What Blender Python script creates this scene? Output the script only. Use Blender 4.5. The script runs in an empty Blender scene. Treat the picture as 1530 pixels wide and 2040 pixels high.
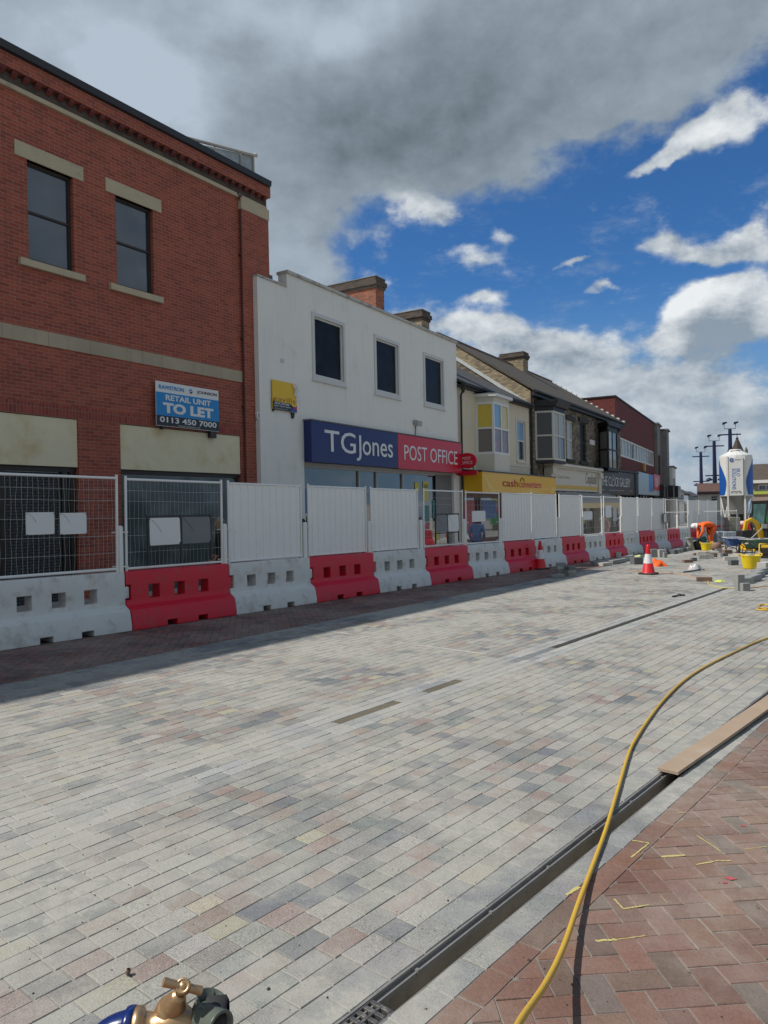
import bpy, math, random
from mathutils import Vector, Matrix
R=math.radians; rnd=random.Random(7)
sc=bpy.context.scene; COL=sc.collection
# ---------------------------------------------------------------- camera
FPX=1473.0; ROLL=.021; PIT=-.00136; H=1.62
cam_d=bpy.data.cameras.new('camera'); cam=bpy.data.objects.new('camera',cam_d); COL.objects.link(cam)
cam_d.sensor_fit='HORIZONTAL'; cam_d.sensor_width=36; cam_d.lens=36*FPX/1530; cam_d.clip_end=3000; cam_d.clip_start=.05
cam.matrix_world=Matrix.Translation((0,0,H))@Matrix.Rotation(R(90)+PIT,4,'X')@Matrix.Rotation(-ROLL,4,'Z')
sc.camera=cam
# ---------------------------------------------------------------- node expression helper
class NT:
    def __init__(s,nt): s.nt=nt; s.n=nt.nodes; s.l=nt.links
    def new(s,t,**k):
        n=s.n.new(t)
        for a,b in k.items(): setattr(n,a,b)
        return n
    def put(s,sock,v):
        if v is None: return
        if isinstance(v,bpy.types.NodeSocket): s.l.new(v,sock)
        else:
            if sock.type in('RGBA',) and len(v)==3: v=(*v,1)
            sock.default_value=v
    def m(s,op,a,b=None,c=None,clamp=False):
        n=s.new('ShaderNodeMath',operation=op); n.use_clamp=clamp
        for i,v in enumerate((a,b,c)):
            if v is not None: s.put(n.inputs[i],v)
        return n.outputs[0]
    def vm(s,op,a,b=None,sc=None):
        n=s.new('ShaderNodeVectorMath',operation=op); s.put(n.inputs[0],a)
        if b is not None: s.put(n.inputs[1],b)
        if sc is not None: s.put(n.inputs[3],sc)
        return n.outputs['Value'] if op in('DOT_PRODUCT','LENGTH') else n.outputs[0]
    def mix(s,f,a,b,bt='MIX'):
        n=s.new('ShaderNodeMix',data_type='RGBA',blend_type=bt); n.clamp_factor=True
        s.put(n.inputs[0],f); s.put(n.inputs[6],a); s.put(n.inputs[7],b); return n.outputs[2]
    def noise(s,v,scale,det=4,rough=.55,dist=0,dim='3D'):
        n=s.new('ShaderNodeTexNoise'); n.noise_dimensions=dim
        s.put(n.inputs['Vector'],v); n.inputs['Scale'].default_value=scale; n.inputs['Detail'].default_value=det
        n.inputs['Roughness'].default_value=rough; n.inputs['Distortion'].default_value=dist; return n.outputs[0]
    def ss(s,x,a,b):
        n=s.new('ShaderNodeMapRange',interpolation_type='SMOOTHSTEP'); s.put(n.inputs[0],x)
        n.inputs[1].default_value=a; n.inputs[2].default_value=b; return n.outputs[0]
    def sep(s,v):
        n=s.new('ShaderNodeSeparateXYZ'); s.put(n.inputs[0],v); return n.outputs
    def comb(s,x,y,z):
        n=s.new('ShaderNodeCombineXYZ'); s.put(n.inputs[0],x);s.put(n.inputs[1],y);s.put(n.inputs[2],z); return n.outputs[0]
def pxdir(x,y):
    a=(x-765)/FPX;b=(1020-y)/FPX;cr,sr=math.cos(ROLL),math.sin(ROLL)
    return (a*cr+b*sr,1.0,-a*sr+b*cr+PIT)
# ---------------------------------------------------------------- sun and sky
SUN_AZ=R(-95); SUN_EL=R(50)     # azimuth from +Y towards +X
sd=bpy.data.lights.new('sun','SUN'); sd.energy=4.4; sd.angle=R(.6); sd.color=(1,.95,.87)
sun=bpy.data.objects.new('sun',sd); COL.objects.link(sun)
v=Vector((math.sin(SUN_AZ)*math.cos(SUN_EL),math.cos(SUN_AZ)*math.cos(SUN_EL),math.sin(SUN_EL)))
sun.rotation_euler=v.to_track_quat('Z','Y').to_euler()
w=bpy.data.worlds.new('World'); sc.world=w; w.use_nodes=True; w.node_tree.nodes.clear()
W=NT(w.node_tree)
out=W.new('ShaderNodeOutputWorld'); bg=W.new('ShaderNodeBackground'); W.l.new(bg.outputs[0],out.inputs[0])
sky=W.new('ShaderNodeTexSky',sky_type='NISHITA'); sky.sun_disc=False; sky.sun_elevation=SUN_EL; sky.sun_rotation=SUN_AZ
sky.air_density=1.0; sky.dust_density=.4; sky.ozone_density=3.0
tc=W.new('ShaderNodeTexCoord'); D=tc.outputs['Generated']
X,Y,Z=W.sep(D)
az=W.m('ARCTAN2',X,Y); el=W.m('ARCSINE',Z)
# cloud noise lives on a direction-space map (azimuth, elevation)
P=W.comb(W.m('MULTIPLY',az,1.0),W.m('MULTIPLY',el,1.45),0.0)
wv=W.new('ShaderNodeTexNoise'); W.put(wv.inputs['Vector'],P); wv.inputs['Scale'].default_value=7; wv.inputs['Detail'].default_value=5
wob=W.vm('SCALE',W.vm('SUBTRACT',wv.outputs['Color'],(.5,.5,.5)),sc=.16)
P2=W.vm('ADD',P,wob)
azw,elw,_=W.sep(P2); elw=W.m('DIVIDE',elw,1.45)
def blob(px,py,rx,ry,wt,rot=0,flat=1.0):
    d=pxdir(px,py); a0=math.atan2(d[0],d[1]); e0=math.atan2(d[2],math.hypot(d[0],d[1])); ce=math.cos(e0)
    ku=ce*FPX/rx/max(math.cos(a0)**2,.5); kt=FPX/ry/max(math.cos(a0)*ce,.5)
    n=W.new('ShaderNodeVectorMath',operation='MULTIPLY_ADD'); W.put(n.inputs[0],AE_)
    n.inputs[1].default_value=(ku,kt,0); n.inputs[2].default_value=(-a0*ku,-e0*kt,0); q=n.outputs[0]
    r2=W.vm('DOT_PRODUCT',q,q)
    if flat!=1: r2=W.m('POWER',r2,flat)
    return W.m('POWER',math.exp(-1),r2),wt
AE_=W.comb(azw,elw,0.0)
def total(lst):
    acc=0.0
    for b in lst:
        o,wt=blob(*b); acc=W.m('MULTIPLY_ADD',o,wt,acc)
    return acc
n1=W.noise(P,9,8,.62,0)
# soft high deck, and crisp cumulus
deck=total([(150,120,520,420,1.5,0,1.4),(560,40,420,300,1.4,0,1.4),(880,150,290,200,1.3,0,1.6),(1130,50,230,160,.95,0,1.5),(545,430,100,190,1.0,0,1.3),
  (1440,60,190,120,.86),(1310,150,110,90,.55),(720,300,170,60,.3)])
cum=total([(1265,312,50,16,.75),(1330,290,60,22,.85),(1400,262,75,30,1.0),(1490,222,80,40,1.05),(790,390,50,38,1.1),(846,440,42,32,1.1),(700,400,60,34,.42),
  (1290,478,50,22,.72),(1400,492,90,26,.85),(1515,475,60,42,1.05),
  (1400,660,80,66,1.5,0,1.5),(1490,625,90,80,1.5,0,1.5),(1335,660,44,44,1.0),(1450,585,60,34,.9),
  (840,625,70,30,.7),(950,650,100,38,.85),(1080,665,110,44,.9),(1180,700,80,40,.8),(1200,572,30,14,1.0),(960,512,80,22,.62),(1010,460,40,20,.6),(950,575,80,18,.72),(740,520,60,40,.5),(1160,532,16,8,.9),
  (1230,770,100,36,.9),(1400,775,130,36,.8),(1100,730,130,34,.6),(1470,850,110,40,.8),(1300,840,110,36,.6),(1140,262,36,28,.75),(1420,930,200,24,.6)])
gen=W.m('MULTIPLY',W.ss(Y,.55,-.1),1.0)            # behind and beside the viewer: broken cloud everywhere
low=W.m('MULTIPLY',W.ss(el,.24,.0),.45)
nn=W.m('MULTIPLY',W.m('SUBTRACT',n1,.5),2.1)
dens_d=W.m('ADD',W.m('ADD',deck,gen),W.m('MULTIPLY',nn,.8))
dens_c=W.m('ADD',W.m('ADD',cum,low),nn)
md=W.ss(dens_d,.22,.8); wsp=W.noise(W.comb(W.m('MULTIPLY',az,6.0),W.m('MULTIPLY',el,14.0),.3),1.6,6,.7)
mw=W.m('MULTIPLY',W.ss(wsp,.50,.78),.30)
mc=W.m('MAXIMUM',W.ss(dens_c,.24,.86),mw)
# relief: density a little towards the sun minus density here
Ps=W.vm('ADD',P,(-.018,.03,0)); n1s=W.noise(Ps,9,6,.62,0)
rel=W.m('SUBTRACT',n1,n1s)
shc=W.m('ADD',.42,W.m('MULTIPLY',rel,2.4),clamp=True)
core=total([(1430,715,110,50,1.0),(1500,710,110,50,.8),(1330,500,150,26,.35),(1420,300,80,18,.3),(1250,720,130,40,.4),(1080,690,130,30,.25),(1440,900,160,50,.4)])
bright=total([(1400,590,110,60,.9),(1330,640,50,50,.6),(1430,250,90,30,.4),(820,410,50,40,.45),(1510,460,50,40,.3)])
shc=W.m('ADD',W.m('SUBTRACT',shc,W.m('MULTIPLY',core,.30)),W.m('MULTIPLY',bright,.5),clamp=True)
cc=W.mix(shc,(.27,.33,.39),(.86,.89,.90))
dark=total([(800,200,260,120,1.0),(620,330,240,90,.6),(1080,120,200,140,.4),(880,300,160,60,.5)])
light=total([(250,150,90,70,.6),(330,200,110,80,.4),(620,50,200,60,.5),(60,60,160,100,.25),(560,470,70,170,.15)])
shd=W.m('ADD',W.m('ADD',.53,W.m('MULTIPLY',rel,.65)),W.m('SUBTRACT',light,W.m('MULTIPLY',dark,.26)),clamp=True)
cd=W.mix(shd,(.115,.15,.17),(.46,.54,.63))
# blue between the clouds: the sky texture, deepened a little as the photograph's phone does
sk=W.vm('MULTIPLY',sky.outputs[0],(.034,.068,.102))
hz=W.mix(W.ss(el,.30,.02),sk,(.22,.36,.52))
cc=W.mix(W.m('MULTIPLY',W.ss(el,.24,.04),.5),cc,(.36,.44,.53))
c=W.mix(W.m('MULTIPLY',mc,.96),hz,cc)
c=W.mix(W.m('MULTIPLY',md,.97),c,cd)
c=W.mix(W.ss(Z,.0,-.03),c,(.16,.16,.15))
W.put(bg.inputs[0],c); bg.inputs[1].default_value=1.0
w.cycles.sampling_method='NONE'; sc.cycles.max_bounces=6; sc.cycles.diffuse_bounces=3; sc.cycles.glossy_bounces=3
sc.view_settings.view_transform='Standard'; sc.view_settings.look='None'; sc.view_settings.gamma=1; sc.view_settings.exposure=0
# ---------------------------------------------------------------- measuring helpers (photo pixel -> place in the world)
SL=.011; S40=math.sin(R(40)); C40=math.cos(R(40))
def gz(x,y): return -SL*(x*S40+y*C40)
def ground(px,py,h=0.0):
    X,Y,Z=pxdir(px,py); k=-SL*(X*S40+Y*C40); t=(H-h)/(k-Z); return Vector((t*X,t*Y,H+t*Z))
def at(px,py,d):
    X,Y,Z=pxdir(px,py); return Vector((X*d,d,H+Z*d))
class Fr:      # a facade line: th = street direction in degrees from +Y, p = distance of the facade from the camera
    def __init__(s,th,p=None,through=None):
        s.th=th; s.S=math.sin(R(th)); s.C=math.cos(R(th)); s.p=p if p is not None else -through[0]*s.C+through[1]*s.S
    def st(s,px,py,dp=0):
        X,Y,Z=pxdir(px,py); t=(s.p+dp)/(-X*s.C+Y*s.S); return (t*(X*s.S+Y*s.C), H+t*Z)
    def xy(s,a,dp=0): return (a*s.S-(s.p+dp)*s.C, a*s.C+(s.p+dp)*s.S)
    @property
    def rz(s): return R(90-s.th)
# ---------------------------------------------------------------- mesh builder
class MB:
    def __init__(s): s.v=[]; s.f=[]; s.mi=[]; s.sm=[]
    def face(s,pts,mi=0,sm=False):
        n=len(s.v); s.v+= [tuple(p) for p in pts]; s.f.append(tuple(range(n,n+len(pts)))); s.mi.append(mi); s.sm.append(sm)
    def raw(s,vs,fs,mi=0,sm=False):
        n=len(s.v); s.v+=[tuple(p) for p in vs]
        for f in fs: s.f.append(tuple(n+i for i in f)); s.mi.append(mi); s.sm.append(sm)
    def box(s,x0,x1,y0,y1,z0,z1,mi=0):
        s.raw([(x0,y0,z0),(x1,y0,z0),(x1,y1,z0),(x0,y1,z0),(x0,y0,z1),(x1,y0,z1),(x1,y1,z1),(x0,y1,z1)],
              [(0,3,2,1),(4,5,6,7),(0,1,5,4),(1,2,6,5),(2,3,7,6),(3,0,4,7)],mi)
    def prism(s,poly,axis,a0,a1,mi=0,poly2=None):     # poly in the two other axes, extruded along axis
        def P(u,w,a): return {'x':(a,u,w),'y':(u,a,w),'z':(u,w,a)}[axis]
        n=len(poly); q=poly2 or poly
        vs=[P(u,w_,a0) for u,w_ in poly]+[P(u,w_,a1) for u,w_ in q]
        fs=[tuple(range(n)),tuple(range(2*n-1,n-1,-1))]+[(i,n+i,n+(i+1)%n,(i+1)%n) for i in range(n)]
        s.raw(vs,fs,mi)
    def tube(s,pts,r,seg=8,mi=0,cap=True,sm=True):
        pts=[Vector(p) for p in pts]; rs=r if isinstance(r,(list,tuple)) else [r]*len(pts)
        vs=[];up=None
        for i,p in enumerate(pts):
            t=(pts[min(i+1,len(pts)-1)]-pts[max(i-1,0)]).normalized()
            if up is None:
                up=Vector((0,0,1)) if abs(t.z)<.9 else Vector((1,0,0))
            a=t.cross(up).normalized(); b=a.cross(t).normalized(); up=b
            for k in range(seg):
                q=2*math.pi*k/seg; vs.append(p+(a*math.cos(q)+b*math.sin(q))*rs[i])
        fs=[]
        for i in range(len(pts)-1):
            for k in range(seg):
                k2=(k+1)%seg; fs.append((i*seg+k,i*seg+k2,(i+1)*seg+k2,(i+1)*seg+k))
        s.raw(vs,fs,mi,sm)
        if cap:
            s.face([vs[k] for k in range(seg-1,-1,-1)],mi); s.face([vs[(len(pts)-1)*seg+k] for k in range(seg)],mi)
    def lathe(s,prof,c=(0,0,0),axis=(0,0,1),seg=24,mi=0,sm=True):   # prof: (radius, height along axis)
        M=Vector(axis).normalized().to_track_quat('Z','Y').to_matrix(); c=Vector(c); vs=[]
        for r,h in prof:
            for k in range(seg):
                q=2*math.pi*k/seg; vs.append(c+M@Vector((r*math.cos(q),r*math.sin(q),h)))
        fs=[(i*seg+k,i*seg+(k+1)%seg,(i+1)*seg+(k+1)%seg,(i+1)*seg+k) for i in range(len(prof)-1) for k in range(seg)]
        s.raw(vs,fs,mi,sm)
    def wall(s,x0,x1,z0,z1,y,holes=(),depth=.12,mi=0,mr=None):      # facade facing -Y with window openings
        xs=sorted({x0,x1,*[h[0] for h in holes],*[h[1] for h in holes]}); zs=sorted({z0,z1,*[h[2] for h in holes],*[h[3] for h in holes]})
        for i in range(len(xs)-1):
            for j in range(len(zs)-1):
                cx=(xs[i]+xs[i+1])/2; cz=(zs[j]+zs[j+1])/2
                if any(h[0]<cx<h[1] and h[2]<cz<h[3] for h in holes): continue
                s.face([(xs[i],y,zs[j]),(xs[i+1],y,zs[j]),(xs[i+1],y,zs[j+1]),(xs[i],y,zs[j+1])],mi)
        for a,b,c,d in holes:
            m=mi if mr is None else mr
            s.face([(a,y,c),(a,y,d),(a,y+depth,d),(a,y+depth,c)],m); s.face([(b,y,d),(b,y,c),(b,y+depth,c),(b,y+depth,d)],m)
            s.face([(a,y,d),(b,y,d),(b,y+depth,d),(a,y+depth,d)],m); s.face([(b,y,c),(a,y,c),(a,y+depth,c),(b,y+depth,c)],m)
    def build(s,name,mats,parent=None,label=None,cols=None):
        me=bpy.data.meshes.new(name); me.from_pydata(s.v,[],s.f)
        if not isinstance(mats,(list,tuple)): mats=[mats]
        for m in mats: me.materials.append(m)
        me.polygons.foreach_set('material_index',s.mi); me.polygons.foreach_set('use_smooth',s.sm)
        if cols is not None:
            at_=me.color_attributes.new('Col','FLOAT_COLOR','CORNER'); flat=[]
            for f,c in zip(s.f,cols): flat+=[c[0],c[1],c[2],1.0]*len(f)
            at_.data.foreach_set('color',flat)
        me.update()
        o=bpy.data.objects.new(name,me); COL.objects.link(o)
        if parent: o.parent=parent
        if label: o['label']=label
        return o
def weld(o,bev=0,seg=2,ang=35):
    import bmesh
    bm=bmesh.new(); bm.from_mesh(o.data); bmesh.ops.remove_doubles(bm,verts=bm.verts,dist=1e-5)
    bmesh.ops.recalc_face_normals(bm,faces=bm.faces); bm.to_mesh(o.data); bm.free()
    if bev:
        m=o.modifiers.new('bevel','BEVEL'); m.width=bev; m.segments=seg; m.limit_method='ANGLE'; m.angle_limit=R(ang)
        for p in o.data.polygons: p.use_smooth=True
        m.harden_normals=True
    return o
def tag(o,label,cat=None,group=None,kind=None):
    if label: o['label']=label
    if cat: o['category']=cat
    if group: o['group']=group
    if kind: o['kind']=kind
    return o
def thing(name,label,cat,loc=(0,0,0),rz=0,group=None):
    o=bpy.data.objects.new(name,None); COL.objects.link(o); o.empty_display_size=.2
    o.location=loc; o.rotation_euler=(0,0,rz); return tag(o,label,cat,group)
def struct(name,mb,m,cols=None,kind='structure'):
    o=mb.build(name,m,cols=cols); o['kind']=kind; return o
def dup(root,loc=None,rz=None,label=None,group=None,scale=None):
    r=root.copy(); COL.objects.link(r)
    if loc is not None: r.location=loc
    if rz is not None: r.rotation_euler=(0,0,rz)
    if scale: r.scale=scale
    if label: r['label']=label
    if group: r['group']=group
    for ch in list(root.children):
        c=ch.copy(); COL.objects.link(c); c.parent=r
        for g in list(ch.children):
            e=g.copy(); COL.objects.link(e); e.parent=c
    return r
def text(s,parent,cx,cz,w,h,y,m,name='lettering',bold=0.0,rot90=False,mat4=None,ital=0):
    cu=bpy.data.curves.new('t','FONT'); cu.body=s; cu.offset=bold; cu.extrude=.02; cu.resolution_u=3; cu.shear=ital
    if '\n' in s: cu.align_x='CENTER'; cu.space_line=.85
    o=bpy.data.objects.new('t',cu); COL.objects.link(o); bpy.context.view_layer.update()
    me=bpy.data.meshes.new_from_object(o.evaluated_get(bpy.context.evaluated_depsgraph_get()))
    bpy.data.objects.remove(o); me.name=name
    xs=[v.co.x for v in me.vertices]; ys=[v.co.y for v in me.vertices]
    x0,x1,y0,y1=min(xs),max(xs),min(ys),max(ys)
    for v in me.vertices:
        u=(v.co.x-(x0+x1)/2)/(x1-x0); t=(v.co.y-(y0+y1)/2)/(y1-y0); d=-.004 if v.co.z>0 else .001
        if rot90: p=Vector((cx+t*h,y+d,cz-u*w))
        else: p=Vector((cx+u*w,y+d,cz+t*h))
        v.co=(mat4@p) if mat4 else p
    me.materials.clear(); me.materials.append(m)
    r=bpy.data.objects.new(name,me); COL.objects.link(r); r.parent=parent; return r
# ---------------------------------------------------------------- materials
MATS={}
def mat(name,col,rough=.6,var=.12,scale=6,bump=0,bscale=40,metal=0,spec=None,dirt=None,dirtamt=.0,dscale=2,coat=0,alpha=None,emis=None,trans=0):
    if name in MATS: return MATS[name]
    m=bpy.data.materials.new(name); m.use_nodes=True; N=NT(m.node_tree); b=N.n['Principled BSDF']
    t=N.new('ShaderNodeTexCoord').outputs['Object']
    n=N.noise(t,scale,5,.6)
    k=N.m('ADD',1-var,N.m('MULTIPLY',n,2*var))
    c=N.mix(1.0,(*col,1),N.comb(k,k,k),'MULTIPLY')
    if name.endswith('_render'):
        x_,y_,z_=N.sep(t); sk_=N.noise(N.comb(N.m('MULTIPLY',N.m('ADD',x_,y_),3.2),0.0,N.m('MULTIPLY',z_,.28)),1.5,6,.7)
        c=N.mix(N.m('MULTIPLY',N.ss(sk_,.50,.75),.25),c,(.47,.45,.39,1))
    if dirt:
        d=N.ss(N.noise(t,dscale,7,.65),.62-.35*dirtamt,.80-.2*dirtamt)
        c=N.mix(N.m('MULTIPLY',d,min(1,dirtamt+.25)),c,(*dirt,1))
    N.put(b.inputs['Base Color'],c)
    N.put(b.inputs['Roughness'],N.m('ADD',rough-.06,N.m('MULTIPLY',n,.12),clamp=True)); b.inputs['Metallic'].default_value=metal
    if spec is not None: b.inputs['Specular IOR Level'].default_value=spec
    if coat: b.inputs['Coat Weight'].default_value=coat
    if trans: b.inputs['Transmission Weight'].default_value=trans
    if bump:
        bp=N.new('ShaderNodeBump'); bp.inputs['Strength'].default_value=bump; bp.inputs['Distance'].default_value=.01
        N.put(bp.inputs['Height'],N.noise(t,bscale,4,.6)); N.put(b.inputs['Normal'],bp.outputs[0])
    MATS[name]=m; return m
def brickmat(name,c1,c2,mortar,w=.225,h=.075,ms=.010,big=.15,offs=.5,rubble=0,streak=None):
    m=bpy.data.materials.new(name); m.use_nodes=True; N=NT(m.node_tree); b=N.n['Principled BSDF']
    x,y,z=N.sep(N.new('ShaderNodeTexCoord').outputs['Object'])
    v=N.comb(N.m('ADD',x,y),z,0.0)
    if rubble: 
        nz=N.new('ShaderNodeTexNoise'); N.put(nz.inputs['Vector'],v); nz.inputs['Scale'].default_value=3
        v=N.vm('ADD',v,N.vm('SCALE',N.vm('SUBTRACT',nz.outputs['Color'],(.5,.5,.5)),sc=rubble))
    br=N.new('ShaderNodeTexBrick'); br.offset=offs; N.put(br.inputs['Vector'],v)
    br.inputs['Scale'].default_value=1; br.inputs['Brick Width'].default_value=w; br.inputs['Row Height'].default_value=h
    br.inputs['Mortar Size'].default_value=ms/2; br.inputs['Mortar Smooth'].default_value=.3
    N.put(br.inputs['Color1'],c1); N.put(br.inputs['Color2'],c2); N.put(br.inputs['Mortar'],mortar); br.inputs['Bias'].default_value=-.1
    n=N.noise(v,1.3,6,.6); n2=N.noise(v,60,3,.6)
    k=N.m('ADD',1-big,N.m('MULTIPLY',n,2*big)); k=N.m('MULTIPLY',k,N.m('ADD',.85,N.m('MULTIPLY',n2,.3)))
    c=N.mix(1.0,br.outputs['Color'],N.comb(k,k,k),'MULTIPLY')
    if streak:
        st=N.noise(N.comb(N.m('MULTIPLY',N.m('ADD',x,y),3.0),N.m('MULTIPLY',z,.35),0.0),1.2,5,.65)
        c=N.mix(N.m('MULTIPLY',N.ss(st,.52,.8),.6),c,streak)
    N.put(b.inputs['Base Color'],c); b.inputs['Roughness'].default_value=.88
    bp=N.new('ShaderNodeBump'); bp.inputs['Strength'].default_value=.6; bp.inputs['Distance'].default_value=.012
    N.put(bp.inputs['Height'],N.m('SUBTRACT',N.m('MULTIPLY',n2,.4),br.outputs['Fac'])); N.put(b.inputs['Normal'],bp.outputs[0])
    MATS[name]=m; return m
def glassmat(name,col=(.01,.013,.018),rough=.04,wav=.02):
    m=bpy.data.materials.new(name); m.use_nodes=True; N=NT(m.node_tree); b=N.n['Principled BSDF']
    t=N.new('ShaderNodeTexCoord').outputs['Object']
    N.put(b.inputs['Base Color'],N.mix(N.ss(N.noise(t,1.5,4),.4,.7),col,tuple(c*1.8+.004 for c in col)))
    b.inputs['Roughness'].default_value=rough; b.inputs['Specular IOR Level'].default_value=.55; b.inputs['Coat Weight'].default_value=.0 if rough>.1 else 1.0; b.inputs['Coat Roughness'].default_value=.03; b.inputs['Coat IOR'].default_value=1.9
    bp=N.new('ShaderNodeBump'); bp.inputs['Strength'].default_value=wav; bp.inputs['Distance'].default_value=.1
    N.put(bp.inputs['Height'],N.noise(t,1.2,2)); N.put(b.inputs['Normal'],bp.outputs[0]); MATS[name]=m; return m
BRICK=brickmat('red_brick',(.385,.092,.054),(.25,.058,.038),(.36,.25,.19),streak=(.20,.075,.05),big=.22)
BRICK_OLD=brickmat('old_red_brick',(.30,.10,.055),(.15,.055,.035),(.20,.16,.12),big=.4,streak=(.06,.05,.04))
SOOT_SHADE=brickmat('soot_and_shade_brick',(.10,.075,.06),(.05,.042,.036),(.09,.08,.065),big=.4)  # soot on the chimney tops, painted shade on the brick building's frieze
BRICK_YEL=brickmat('buff_brick',(.36,.29,.18),(.17,.13,.085),(.18,.16,.13),w=.24,h=.085,ms=.014,big=.4)
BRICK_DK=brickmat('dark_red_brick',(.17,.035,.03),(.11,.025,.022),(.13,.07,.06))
RUBBLE=brickmat('dark_stone',(.26,.215,.155),(.045,.042,.038),(.07,.065,.055),w=.3,h=.13,ms=.02,rubble=.12,big=.4)
STONE=mat('sandstone',(.50,.42,.29),.85,.18,3,.3,30,dirt=(.16,.14,.11),dirtamt=.3,dscale=1.5)
WHITE_R=mat('white_render',(.80,.785,.735),.8,.06,1.2,.15,25,dirt=(.50,.48,.42),dirtamt=.22,dscale=.9)
WHITE_P=mat('white_paint',(.72,.71,.68),.5,.06,5)
WHITE_FR=mat('white_frame',(.62,.61,.58),.45,.06,5,dirt=(.35,.33,.3),dirtamt=.1,dscale=5)
CREAM_R=mat('cream_render',(.64,.58,.44),.8,.07,1.5,.15,20,dirt=(.35,.31,.24),dirtamt=.15,dscale=1.2)
CREAM_P=mat('cream_paint',(.60,.57,.47),.5,.06,4,dirt=(.3,.28,.23),dirtamt=.1)
SLATE=brickmat('slate',(.085,.085,.088),(.05,.05,.055),(.03,.03,.03),w=.3,h=.2,ms=.012,big=.25)
TILE=brickmat('mossy_tile',(.10,.08,.06),(.065,.055,.042),(.03,.028,.024),w=.25,h=.2,ms=.012,big=.35,streak=(.14,.12,.06))
DARKM=mat('dark_metal',(.025,.026,.03),.45,.2,5)
BLACK=mat('black_paint',(.016,.016,.017),.55,.2,5)
FRAME_BR=mat('dark_brown_frame',(.035,.028,.024),.5,.2,4)
LEAD=mat('weathered_lead',(.16,.16,.16),.8,.3,6,dirt=(.35,.35,.32),dirtamt=.3,dscale=5)
COPING=mat('weathered_coping',(.50,.49,.45),.85,.15,5,.3,30,dirt=(.12,.115,.10),dirtamt=.45,dscale=2.5)
GLASS=glassmat('window_glass',(.014,.022,.04)); GLASS_D=glassmat('dark_glass',(.007,.007,.008),.32); GLASS_D.node_tree.nodes['Principled BSDF'].inputs['Specular IOR Level'].default_value=.16; GLASS_S=glassmat('shop_glass',(.02,.028,.03),.03)
BLIND=mat('window_blind',(.45,.44,.40),.7,.08,2)
CONC=mat('grey_concrete',(.23,.225,.215),.85,.3,1.5,.3,15,dirt=(.10,.10,.095),dirtamt=.35,dscale=1)
NAVY=mat('navy_paint',(.009,.020,.13),.4,.1,3); RED_S=mat('sign_red',(.60,.010,.028),.35,.05,2); YEL_S=mat('sign_yellow',(.80,.50,.012),.45,.05,2)
BLUE_S=mat('sign_blue',(.008,.24,.58),.4,.05,2); WHITE_T=mat('sign_white',(.75,.75,.74),.4,.03,2); GREYT=mat('grey_lettering',(.30,.29,.27),.5,.05,2)
BLK_S=mat('sign_black',(.018,.02,.024),.4,.1,2)
# ================================================================ GROUND
PO=(.832,3.584)
def PX(a,b,z=0.0):        # paving frame: a along the drain channel, b to its right
    x=PO[0]+a*S40+b*C40; y=PO[1]+a*C40-b*S40
    return (x,y,gz(x,y)+z)
def PA(x,y): dx,dy=x-PO[0],y-PO[1]; return dx*S40+dy*C40,dx*C40-dy*S40
mid=lambda a:-2.45-.04*(a-.7)            # middle drain line (upper edge)
band=lambda a:-6.40-.094*(a-3.74)        # edge of the red herringbone band
def pavemat(name,attr=True,base=(.3,.3,.29),dust=(.46,.45,.42),dustamt=.6,speck=.5,rough=.85):
    m=bpy.data.materials.new(name); m.use_nodes=True; N=NT(m.node_tree); b=N.n['Principled BSDF']
    t=N.new('ShaderNodeTexCoord').outputs['Object']
    if attr:
        a=N.new('ShaderNodeVertexColor'); a.layer_name='Col'; c=a.outputs[0]
    else: c=base
    s1=N.noise(t,230,1,.6); s2=N.noise(t,22,4,.75); s3=N.noise(t,70,2,.7)
    k=N.m('ADD',1.0,N.m('ADD',N.m('MULTIPLY',N.m('SUBTRACT',s1,.5),speck*2.2),N.m('ADD',N.m('MULTIPLY',N.m('SUBTRACT',s2,.5),.5),N.m('MULTIPLY',N.m('SUBTRACT',s3,.5),.5))))
    c=N.mix(1.0,c,N.comb(k,k,k),'MULTIPLY')
    d1=N.ss(N.noise(t,.75,6,.62,0),.36,.62); d2=N.ss(N.noise(t,9,4,.75),.42,.60)
    d=N.m('MULTIPLY',N.m('ADD',N.m('MULTIPLY',d1,.75),N.m('MULTIPLY',N.m('MULTIPLY',d2,d1),.6)),dustamt,clamp=True)
    c=N.mix(d,c,dust)
    dk=N.ss(N.noise(t,1.6,4,.7),.58,.74)
    c=N.mix(N.m('MULTIPLY',dk,.30),c,(.15,.145,.125))
    N.put(b.inputs['Base Color'],c); b.inputs['Roughness'].default_value=rough; b.inputs['Specular IOR Level'].default_value=.3
    bp=N.new('ShaderNodeBump'); bp.inputs['Strength'].default_value=.55; bp.inputs['Distance'].default_value=.004
    N.put(bp.inputs['Height'],N.m('ADD',N.m('MULTIPLY',s1,.5),N.m('ADD',N.m('MULTIPLY',s2,.9),s3))); N.put(b.inputs['Normal'],bp.outputs[0])
    return m
M_PAVE=pavemat('paving_block',dust=(.37,.362,.325),dustamt=.80,speck=.9)
M_BRICKP=pavemat('clay_paver',dust=(.32,.275,.235),dustamt=.42,speck=.35)
M_SAND=pavemat('jointing_sand',False,dust=(.34,.335,.31),base=(.19,.185,.165),dustamt=.8,speck=.5)
M_DIRT=pavemat('damp_bedding',False,base=(.12,.105,.075),dust=(.2,.18,.14),dustamt=.35)
M_FAR=pavemat('far_paving',False,base=(.30,.285,.26),dustamt=.5)
def jsheet(name,quads,m,z):
    mb=MB()
    for q in quads: mb.face([PX(a,b,z) for a,b in q])
    return struct(name,mb,m)
AB=-6; AE=46; ES=.02
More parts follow.
